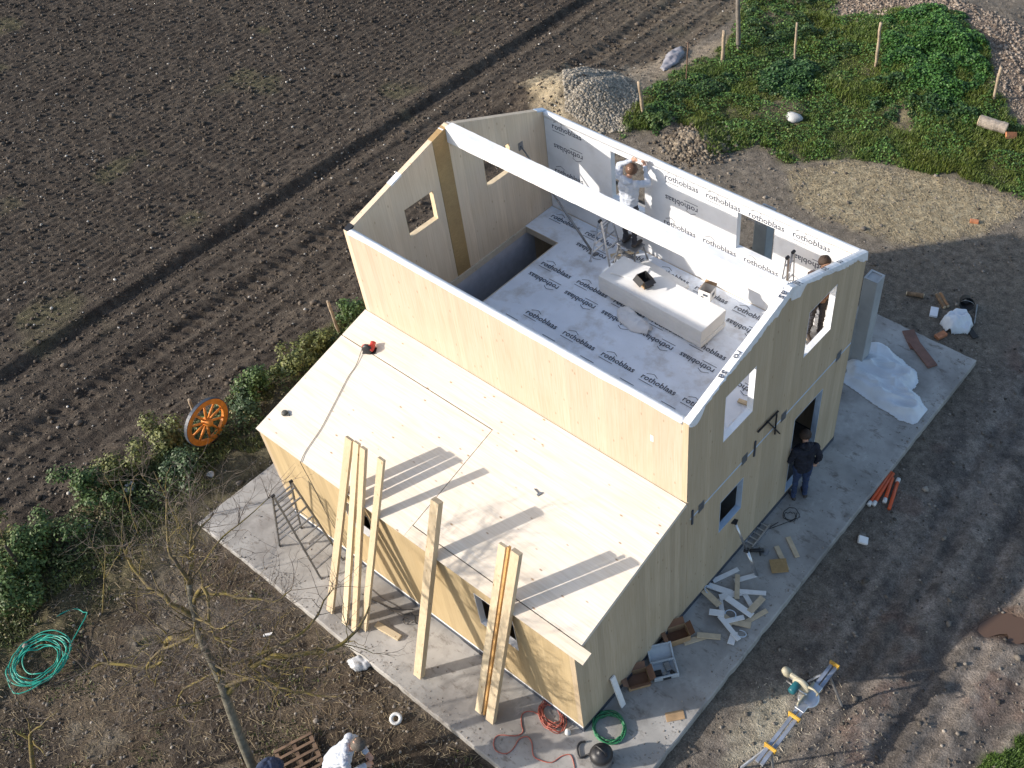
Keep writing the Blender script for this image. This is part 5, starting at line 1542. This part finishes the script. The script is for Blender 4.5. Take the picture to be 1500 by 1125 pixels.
q = sample(85000); Z = zones(q[:, 0], q[:, 1]); k = (Z['field'] < .3) & offslab(q) & (rg.uniform(0, 1, len(q)) < np.where(Z['green'] > .5, .12, np.where(Z['garden'] > .5, 1, .55))); q = q[k]
lumps('yard_stones', q, np.where(rg.uniform(0, 1, len(q)) < .04, 2.2, 1) * rg.gamma(2.0, .0058, len(q)).clip(.005, .032), tint(len(q), (.055, .045, .036), (.25, .22, .185), .35), 'small stones and crumbs of soil scattered over the yard')
q = sample(16000, poly=P_grav + []); lumps('gravel', q, rg.gamma(4, .006, len(q)).clip(.012, .05), tint(len(q), (.15, .132, .104), (.34, .305, .25)), 'grey gravel of the heap beyond the house')
qr = np.array(C_rub)[None] + rg.normal(0, .38, (2400, 2)); lumps('rubble', qr, rg.gamma(2.4, .012, len(qr)).clip(.01, .07), tint(len(qr), (.07, .055, .04), (.24, .20, .15), .3), 'rubble heap of broken stones beside the rear wall')
qm = sample(6500, poly=P_mound); lumps('mound_stones', qm, rg.gamma(2.0, .010, len(qm)).clip(.008, .06), tint(len(qm), (.13, .10, .078), (.34, .28, .22)), 'stones on the bare soil mound')
# splinters, straw and sawdust crumbs
def sticks(name, q, ln, wd, cols, label):
    n = len(q); z = height(q[:, 0], q[:, 1]) + .012; a = rg.uniform(0, 6.28, n); t_ = rg.normal(0, .12, n)
    d = np.stack([np.cos(a), np.sin(a), t_], -1) * ln[:, None] / 2; s = np.stack([-np.sin(a), np.cos(a), 0 * a], -1) * wd[:, None] / 2
    c = np.stack([q[:, 0], q[:, 1], z], -1)
    up = np.array([0, 0, 1.]) * wd[:, None] * .6
    V = np.stack([c - d - s, c + d - s, c + d + s, c - d + s, c - d + up, c + d + up], 1)
    F4 = np.array([(0, 1, 5, 4), (3, 4, 5, 2), (0, 3, 2, 1)])
    F = (F4[None] + (np.arange(n) * 6)[:, None, None]).reshape(-1, 4)
    me = np_mesh(name, V.reshape(-1, 3), F, M_stone, np.repeat(cols, 6, 0)); return tag(link(name, me), label, None, None, 'stuff')
gp = pxpoly([(0, 860), (290, 760), (500, 930), (720, 1125), (720, 1180), (-50, 1180)])
q = sample(5000, poly=gp); q = q[offslab(q)]; sticks('dry_stalks', q, rg.gamma(3, .03, len(q)).clip(.03, .25), rg.uniform(.004, .009, len(q)), tint(len(q), (.20, .15, .09), (.42, .34, .22)), 'dry stalks and chips littering the soil beside the slab')
sp_ = pxpoly([(1060, 1125), (1100, 1000), (1200, 960), (1300, 1060), (1300, 1160)])
q = sample(360, poly=sp_); sticks('wood_chips', q, rg.gamma(2, .016, len(q)).clip(.012, .12), rg.uniform(.005, .012, len(q)), tint(len(q), (.40, .34, .25), (.62, .55, .43)), 'pale wood chips scattered round the saw stand')
dp_ = P_dry; q = sample(6000, poly=dp_); sticks('straw', q, rg.gamma(3, .03, len(q)).clip(.03, .2), rg.uniform(.004, .009, len(q)), tint(len(q), (.26, .21, .13), (.46, .39, .27)), 'dry straw lying on the pale bare patch')

# ---------------------------------------------------------------- leaves
def leafmesh(name, c, nrm, size, cols, mat_=M_leaf, asp=1.5, fold=.25):
    n = len(c)
    nrm = nrm / np.linalg.norm(nrm, axis=1, keepdims=True)
    a = rg.normal(0, 1, (n, 3)); a -= nrm * (a * nrm).sum(1, keepdims=True); a /= np.linalg.norm(a, axis=1, keepdims=True); b = np.cross(nrm, a)
    L_ = size[:, None] * asp; s = size[:, None]
    V = np.stack([c - a * L_ * .5, c + b * s * .5 + nrm * s * fold * .5, c + a * L_ * .5 - nrm * s * fold * .3, c - b * s * .5 + nrm * s * fold * .5], 1)
    F4 = np.array([(0, 1, 2), (0, 2, 3)])
    F = (F4[None] + (np.arange(n) * 4)[:, None, None]).reshape(-1, 3)
    return np_mesh(name, V.reshape(-1, 3), F, mat_, np.repeat(cols, 4, 0))
def blades(q, ln, wd, cols, lean_=.45, z=None):
    n = len(q); z = height(q[:, 0], q[:, 1]) if z is None else z
    a = rg.uniform(0, 6.28, n); l = np.abs(rg.normal(0, lean_, n)); d = np.stack([np.cos(a) * np.sin(l), np.sin(a) * np.sin(l), np.cos(l)], -1)
    s = np.stack([-np.sin(a), np.cos(a), 0 * a], -1) * wd[:, None] / 2; c = np.stack([q[:, 0], q[:, 1], z - .01], -1)
    m_ = c + d * ln[:, None] * .55; e = c + d * ln[:, None] * np.array([1.25, 1.25, .8])
    V = np.stack([c - s, c + s, m_ + s * .8, m_ - s * .8, e], 1)
    F3 = np.array([(0, 1, 2), (0, 2, 3), (3, 2, 4)])
    return V.reshape(-1, 3), (F3[None] + (np.arange(n) * 5)[:, None, None]).reshape(-1, 3), np.repeat(cols, 5, 0)
def grass(name, q, ln, wd, cols, label):
    V, F, C = blades(q, ln, wd, cols); me = np_mesh(name, V, F, M_leaf, C); return tag(link(name, me), label, None, None, 'stuff')
q = sample(150000, poly=P_green); Z = zones(q[:, 0], q[:, 1]); pat = fbm(q[:, 0], q[:, 1], 1.3, 141, 3); tall = fbm(q[:, 0], q[:, 1], .8, 151, 3)
k = (Z['green'] > .35) & (rg.uniform(0, 1, len(q)) < sstep(.74, .58, pat)) & offslab(q, .3); q, tall = q[k], tall[k]
yel = (fbm(q[:, 0], q[:, 1], 1.0, 161, 3)[:, None] - .3) * 1.6
grass('grass', q, .05 + .16 * sstep(.35, .7, tall) * rg.uniform(.5, 1.2, len(q)), rg.uniform(.010, .022, len(q)),
      np.clip(tint(len(q), (.05, .09, .016), (.11, .165, .034), .4) * (1 - .3 * yel) + np.array((.05, .035, .0)) * yel, .01, .3), 'green grass growing on the verge beyond the house')
q = sample(9000, poly=P_lawn); Z = zones(q[:, 0], q[:, 1]); q = q[Z['lawn'] > .4]
grass('grass', q, rg.uniform(.04, .10, len(q)), rg.uniform(.010, .018, len(q)), tint(len(q), (.05, .095, .015), (.09, .15, .03)), 'short green grass at the corner of the dirt yard')
hp3 = [(fedge(y) + dx, y) for y, dx in ((-6, .0), (-2, .0), (2, .0), (6.5, .1), (6.5, 1.6), (2, 1.5), (-2, 1.6), (-6, 2.0))]
q = sample(30000, poly=hp3); pat = fbm(q[:, 0], q[:, 1], .9, 171, 3); q = q[(pat > .40) & offslab(q, .1)]
grass('grass', q, rg.uniform(.05, .18, len(q)), rg.uniform(.010, .02, len(q)), tint(len(q), (.055, .075, .018), (.14, .15, .05)), 'rough weedy grass strip along the field edge')
q = sample(12000, poly=gp); pat = fbm(q[:, 0], q[:, 1], .55, 181, 3); q = q[(pat > .60) & offslab(q, .1)]
grass('weeds', q, rg.uniform(.03, .11, len(q)), rg.uniform(.010, .02, len(q)), tint(len(q), (.05, .075, .018), (.12, .125, .04)), 'sparse low weeds on the soil beside the slab')

def hzv(q): return height(q[:, 0], q[:, 1])
def cover(name, poly, n, size, hgt, ca, cb, label, seed, thr=.35):
    """broad leaves carried on a lumpy cushion above the soil"""
    q = sample(n, poly=poly); d = polydist(poly, q[:, 0], q[:, 1]); lump = fbm(q[:, 0], q[:, 1], .55, seed, 3)
    k = (lump > thr) & (d + (lump - .5) * 1.0 > .05); q, lump, d = q[k], lump[k], d[k]
    z = hzv(q) + (.03 + hgt * sstep(thr, .75, lump) * sstep(0, .5, d + .1)) * rg.uniform(.45, 1.0, len(q))
    nr = np.stack([rg.normal(0, .5, len(q)), rg.normal(0, .5, len(q)), np.ones(len(q))], -1)
    me = leafmesh(name, np.stack([q[:, 0], q[:, 1], z], -1), nr, rg.uniform(.6, 1.2, len(q)) * size, tint(len(q), ca, cb, .3), asp=1.15)
    return tag(link(name, me), label, None, None, 'stuff')
P_ivy = pxpoly([(1285, 40), (1340, 22), (1410, 40), (1440, 85), (1448, 130), (1420, 160), (1430, 200), (1390, 195), (1330, 150), (1290, 130)])
cover('ivy', P_ivy, 24000, .07, .22, (.022, .07, .014), (.066, .155, .03), 'dense dark green ivy covering the flank of the mound', 301, .22)
P_ivy2 = pxpoly([(1110, 110), (1150, 88), (1200, 95), (1205, 140), (1150, 152), (1112, 140)])
cover('ivy', P_ivy2, 6000, .075, .24, (.022, .058, .016), (.05, .11, .03), 'round patch of broad-leaved weeds in the verge', 311, .2)
P_ivy3 = pxpoly([(1260, 130), (1330, 120), (1420, 170), (1500, 190), (1500, 205), (1440, 190), (1380, 205), (1300, 185), (1255, 165)])
cover('ground_cover', P_ivy3, 8000, .07, .25, (.02, .05, .013), (.045, .095, .025), 'broad-leaved ground cover below the ivy patch', 321, .42)
P_ivy4 = pxpoly([(1090, -10), (1230, -10), (1220, 40), (1260, 90), (1210, 110), (1130, 90), (1085, 60)])
cover('ground_cover', P_ivy4, 12000, .06, .30, (.024, .055, .013), (.055, .10, .025), 'tall mixed weeds at the far edge of the verge', 331, .40)
P_ivy5 = pxpoly([(905, 200), (940, 165), (1000, 120), (1060, 85), (1090, 110), (1060, 150), (1000, 170), (960, 205)])
cover('ground_cover', P_ivy5, 7000, .055, .2, (.024, .055, .013), (.05, .10, .025), 'leafy weeds between the gravel heap and the grass', 341, .45)
cover('ground_cover', P_green, 42000, .05, .16, (.032, .08, .015), (.095, .175, .034), 'patchy carpet of leafy green weeds over the verge', 351, .46)
cover('ground_cover', P_green, 9000, .045, .14, (.07, .085, .02), (.15, .16, .05), 'yellowing weeds among the verge grass', 361, .55)
hpc = [(fedge(y) + dx, y) for y, dx in ((-6.5, -.2), (-2, -.1), (2, -.1), (6.6, .0), (6.6, 1.2), (2, 1.1), (-2, 1.2), (-6.5, 1.9))]
cover('ground_cover', hpc, 15000, .05, .34, (.035, .06, .016), (.10, .13, .035), 'ragged strip of green weeds along the field edge', 371, .40)
cover('ground_cover', hpc, 4000, .04, .30, (.10, .09, .03), (.20, .17, .08), 'dry yellow weeds in the strip along the field edge', 381, .50)

def shrub(px, py, r_, h, ca, cb, label, seed, n=1500, size=.045, name='shrub', group='shrubs along the field edge'):
    global rg
    q = gz(px, py, -.15); z = hz(q[0], q[1]); q = gz(px, py, z + h * .4); z = hz(q[0], q[1])
    t = thing(name, label, 'shrub', (q[0], q[1], z), group)
    rs = np.random.default_rng(seed)
    nc = 13
    cc = np.stack([rs.normal(0, .42, nc) * r_, rs.normal(0, .42, nc) * r_, rs.uniform(.35, .95, nc) * h], -1)
    st = MB()
    for c in cc[:8]:
        st.tube([Vector((q[0], q[1], z - .03)), Vector((q[0] + c[0] * .45, q[1] + c[1] * .45, z + c[2] * .55)), Vector((q[0] + c[0], q[1] + c[1], z + c[2]))], [.012, .008, .004], 5)
    st.build('stem', M_log, t, True)
    idx = rs.integers(0, nc, n); v = rs.normal(0, 1, (n, 3)); v /= np.linalg.norm(v, axis=1, keepdims=True)
    rr = r_ * .38 * rs.uniform(.3, 1.1, n)[:, None]
    p = cc[idx] + v * rr * np.array([1, 1, .8]); p[:, 2] = np.clip(p[:, 2], .02, None)
    me = leafmesh('foliage', p + np.array([q[0], q[1], z]), v + np.array([0, 0, .7]) + rs.normal(0, .4, (n, 3)), rs.uniform(.6, 1.25, n) * size, tint(n, ca, cb, .3))
    link('foliage', me, t)
    return t
G1, G2, G3 = ((.035, .075, .018), (.09, .135, .035)), ((.028, .055, .02), (.065, .10, .04)), ((.075, .09, .02), (.15, .155, .045))
shrub(240, 645, .55, .75, *G3, 'bright green shrub next to the orange wagon wheel, on the stake side', 1, 2200)
shrub(268, 690, .50, .60, *G2, 'grey-green shrub just below the orange wagon wheel', 2, 1800)
shrub(130, 718, .50, .60, *G1, 'round green shrub near the white ring at the field edge', 3, 1800)
shrub(62, 790, .55, .60, *G1, 'low green shrub at the field edge beside the dark stick', 4, 1800)
shrub(28, 860, .65, .65, *G1, 'broad dark green shrub near the teal hose coil', 5, 2400)
shrub(5, 800, .5, .5, *G3, 'yellow-green weed clump at the field edge behind the dark stick', 6, 1200)
shrub(380, 562, .45, .60, *G1, 'green shrub between the wagon wheel and the lean-to roof', 7, 1700)
shrub(362, 598, .40, .45, *G2, 'small grey-green shrub on soil by the wagon wheel', 8, 1200)
shrub(430, 535, .45, .50, *G3, 'yellowish weed clump beside the lean-to roof edge', 9, 1300)
shrub(470, 500, .40, .50, *G3, 'light green weed clump beside the thin wooden stake', 10, 1200)
shrub(515, 458, .40, .60, *G1, 'fresh green bush at the tall wall corner', 11, 1500)
shrub(170, 690, .45, .4, *G3, 'low yellow-green weeds between two field edge shrubs', 12, 1000)
shrub(960, 178, .35, .30, *G1, 'small leafy green plant beside the wooden post at the gravel heap', 14, 900, name='weed_plant')

# ---------------------------------------------------------------- bare trees
def bark_mat():
    m, t, b = newmat('lichen_bark')
    v_ = coords(t)
    c = mixc(t, ramp(t, noise(t, 22, 4, v_), .3, .7), (.06, .047, .034), (.13, .10, .07))
    c = mixc(t, ramp(t, noise(t, 5, 5, v_, .7), .36, .60, 0, .9), c, (.19, .145, .03))
    t.links.new(c, b.inputs['Base Color']); b.inputs['Roughness'].default_value = .9
    bump(t, b, noise(t, 60, 4, v_), .6, .01)
    return m
M_bark = bark_mat()
M_twig = mk('grey_twig', (.13, .105, .085), .85, .3, 10)
M_trunk = mk('grey_trunk', (.13, .12, .09), .9, .35, 12, .7, 30)
def bare_tree(label, trunk, branches, seed, r0=.075, twig_n=46, name='bare_tree', extra=0):
    rs = random.Random(seed)
    tp = [Vector(gz(a, b, z)) for a, b, z in trunk]
    t = thing(name, label, 'tree', tp[0])
    sp2 = smooth_path(tp, 4); n = len(sp2)
    mb = MB(); mb.tube(sp2, [r0 * (1 - .45 * k / (n - 1)) for k in range(n)], 12); mb.build('trunk', M_trunk if r0 > .07 else M_bark, t, True)
    tw = MB()
    def grow(p, d, r_, ln, lvl):
        pts = [p]; m_ = 5; q = p.copy(); dd = d.copy()
        for k in range(m_):
            dd = (dd + Vector((rs.gauss(0, .24), rs.gauss(0, .24), rs.gauss(.05, .16)))).normalized(); q = q + dd * ln / m_; pts.append(q.copy())
        tw.tube(pts, [r_ * (1 - .75 * k / m_) for k in range(m_ + 1)], 5 if lvl else 6, mi=0 if r_ > .006 else 1)
        if lvl < 2:
            for k in range(rs.randint(2, 4)):
                i = rs.randint(1, m_); sd_ = Vector((rs.gauss(0, 1), rs.gauss(0, 1), rs.gauss(.2, .6))).normalized()
                grow(pts[i], (dd * .7 + sd_ * .8).normalized(), r_ * .55, ln * rs.uniform(.4, .7), lvl + 1)
    allp = []
    for br in branches:
        pts = [Vector(gz(a, b, z)) for a, b, z in br[0]]
        st = min(sp2, key=lambda q: (q - pts[0]).length); pts[0] = st.copy()
        s_ = smooth_path(pts, 4); m_ = len(s_)
        s_ = [q + Vector((rs.gauss(0, .012), rs.gauss(0, .012), rs.gauss(0, .012))) for q in s_]
        mb = MB(); mb.tube(s_, [1.25 * br[1] * (1 - .78 * k / (m_ - 1)) for k in range(m_)], 8); mb.build('branch', M_bark, t, True)
        for k in range(3, m_): allp.append((s_[k], (s_[k] - s_[k - 1]).normalized(), br[1] * (1 - .8 * k / (m_ - 1))))
    for k in range(extra):
        p = sp2[rs.randint(int(n * .35), n - 1)]; a_ = rs.uniform(0, 6.28); d = Vector((math.cos(a_), math.sin(a_), rs.uniform(.15, .9))).normalized()
        pts = [p.copy()]; ln = rs.uniform(.8, 1.7)
        for j in range(6):
            d = (d + Vector((rs.gauss(0, .16), rs.gauss(0, .16), rs.gauss(.04, .12)))).normalized(); pts.append(pts[-1] + d * ln / 6)
        s_ = smooth_path(pts, 2); m_ = len(s_); r_b = rs.uniform(.012, .02)
        mb = MB(); mb.tube(s_, [r_b * (1 - .75 * j / (m_ - 1)) for j in range(m_)], 7); mb.build('branch', M_bark, t, True)
        for j in range(3, m_): allp.append((s_[j], (s_[j] - s_[j - 1]).normalized(), r_b * (1 - .75 * j / (m_ - 1))))
    for k in range(twig_n):
        p, d, r_ = rs.choice(allp)
        sd_ = Vector((rs.gauss(0, 1), rs.gauss(0, 1), rs.gauss(.3, .7))).normalized()
        grow(p, (d * .6 + sd_).normalized(), max(.0055, r_ * .45), rs.uniform(.3, .85), rs.choice((0, 1, 1)))
    o = tw.build('twigs', [M_bark, M_twig], t, True); o['kind'] = 'stuff'
    return t
bare_tree('leafless tree with yellow lichen on its branches beside the stooping worker',
          [(388, 1165, -.3), (356, 1090, .9), (334, 1030, 1.7), (318, 985, 2.2), (296, 940, 2.6), (284, 895, 3.0), (277, 855, 3.4)],
          [([(328, 1020, 1.8), (360, 985, 2.1), (400, 962, 2.3), (440, 958, 2.4), (490, 950, 2.5), (525, 922, 2.6), (540, 890, 2.7)], .044),
           ([(400, 962, 2.3), (440, 930, 2.5), (470, 890, 2.7), (490, 860, 2.8)], .022),
           ([(318, 1000, 2.0), (380, 990, 2.2), (420, 1010, 2.1), (460, 1018, 2.1), (500, 1020, 2.2)], .030),
           ([(300, 950, 2.5), (250, 935, 2.5), (225, 975, 2.2), (150, 972, 2.2), (130, 985, 2.1)], .036),
           ([(290, 905, 3.0), (240, 875, 3.2), (205, 845, 3.3), (185, 815, 3.5), (190, 795, 3.6)], .034),
           ([(283, 885, 3.2), (300, 860, 3.4), (310, 925, 3.0), (345, 940, 2.9)], .028),
           ([(278, 850, 3.6), (262, 830, 3.8), (245, 790, 4.1), (243, 730, 4.4)], .030),
           ([(278, 850, 3.6), (282, 810, 3.9), (290, 780, 4.1), (310, 755, 4.2)], .028),
           ([(283, 880, 3.2), (330, 870, 3.3), (400, 880, 3.3), (430, 860, 3.4)], .022),
           ([(295, 930, 2.7), (220, 965, 2.3), (225, 1000, 2.0), (230, 1012, 1.9)], .022),
           ([(275, 985, 2.0), (260, 1020, 1.6), (280, 1065, 1.2)], .018)], 3, twig_n=420, extra=18)
bare_tree('small leafless lichen-covered tree beyond the teal hose coil', [(60, 1200, -.3), (48, 1120, .8), (44, 1078, 1.4)],
          [([(46, 1090, 1.3), (20, 1070, 1.5), (-15, 1068, 1.6)], .018), ([(44, 1078, 1.4), (60, 1060, 1.6), (85, 1040, 1.8)], .014), ([(46, 1085, 1.3), (60, 1100, 1.3), (68, 1110, 1.3)], .012), ([(44, 1078, 1.4), (40, 1050, 1.7), (20, 1020, 2.0)], .012)], 8, r0=.045, twig_n=12)
# dry leafless saplings at the hedge
for i, (px, py, tp_, lab) in enumerate(((150, 900, (155, 800), 'thin leafless sapling near the teal hose coil'), (205, 790, (175, 700), 'thin leafless sapling below the white ring'), (262, 770, (225, 690), 'thin grey sapling between hedge and slab corner'))):
    bare_tree(lab, [(px, py, -.25), (px + (tp_[0] - px) * .5, py + (tp_[1] - py) * .5, .5), (tp_[0], tp_[1], 1.1)], [([(px + (tp_[0] - px) * .5, py + (tp_[1] - py) * .5, .5), (tp_[0] + 18, tp_[1] + 12, 1.0), (tp_[0] + 28, tp_[1] - 10, 1.3)], .008),
              ([(px + (tp_[0] - px) * .7, py + (tp_[1] - py) * .7, .75), (tp_[0] - 15, tp_[1] + 10, 1.0), (tp_[0] - 24, tp_[1] - 12, 1.2)], .007)], 40 + i, r0=.012, twig_n=7, name='sapling')

# crumbs of soil and chips spilled on the slab
def on_slab(q): return np.full(len(q), -.1)
x0, y0, x1, y1 = SLAB
q = np.concatenate([np.stack([rg.uniform(x0 + .02, x1 - .02, 700), y0 + .03 + np.abs(rg.normal(0, .18, 700))], -1), np.stack([x1 - .03 - np.abs(rg.normal(0, .16, 800)), rg.uniform(y0, y1, 800)], -1),
                    np.stack([rg.uniform(x0, x1, 500), rg.uniform(y0, -.06, 500)], -1), np.stack([rg.uniform(L + .06, x1 - .04, 500), rg.uniform(-.2, y1, 500)], -1)])
q = q[(q[:, 0] < x1 - .02) & (q[:, 1] > y0 + .02)]
_h = height; height = lambda x, y: np.full(np.shape(x), -.1)
lumps('slab_crumbs', q, rg.gamma(1.5, .0032, len(q)).clip(.0025, .016), tint(len(q), (.14, .12, .10), (.36, .32, .27), .3), 'crumbs of soil and wood spilled on the concrete slab')
height = _h
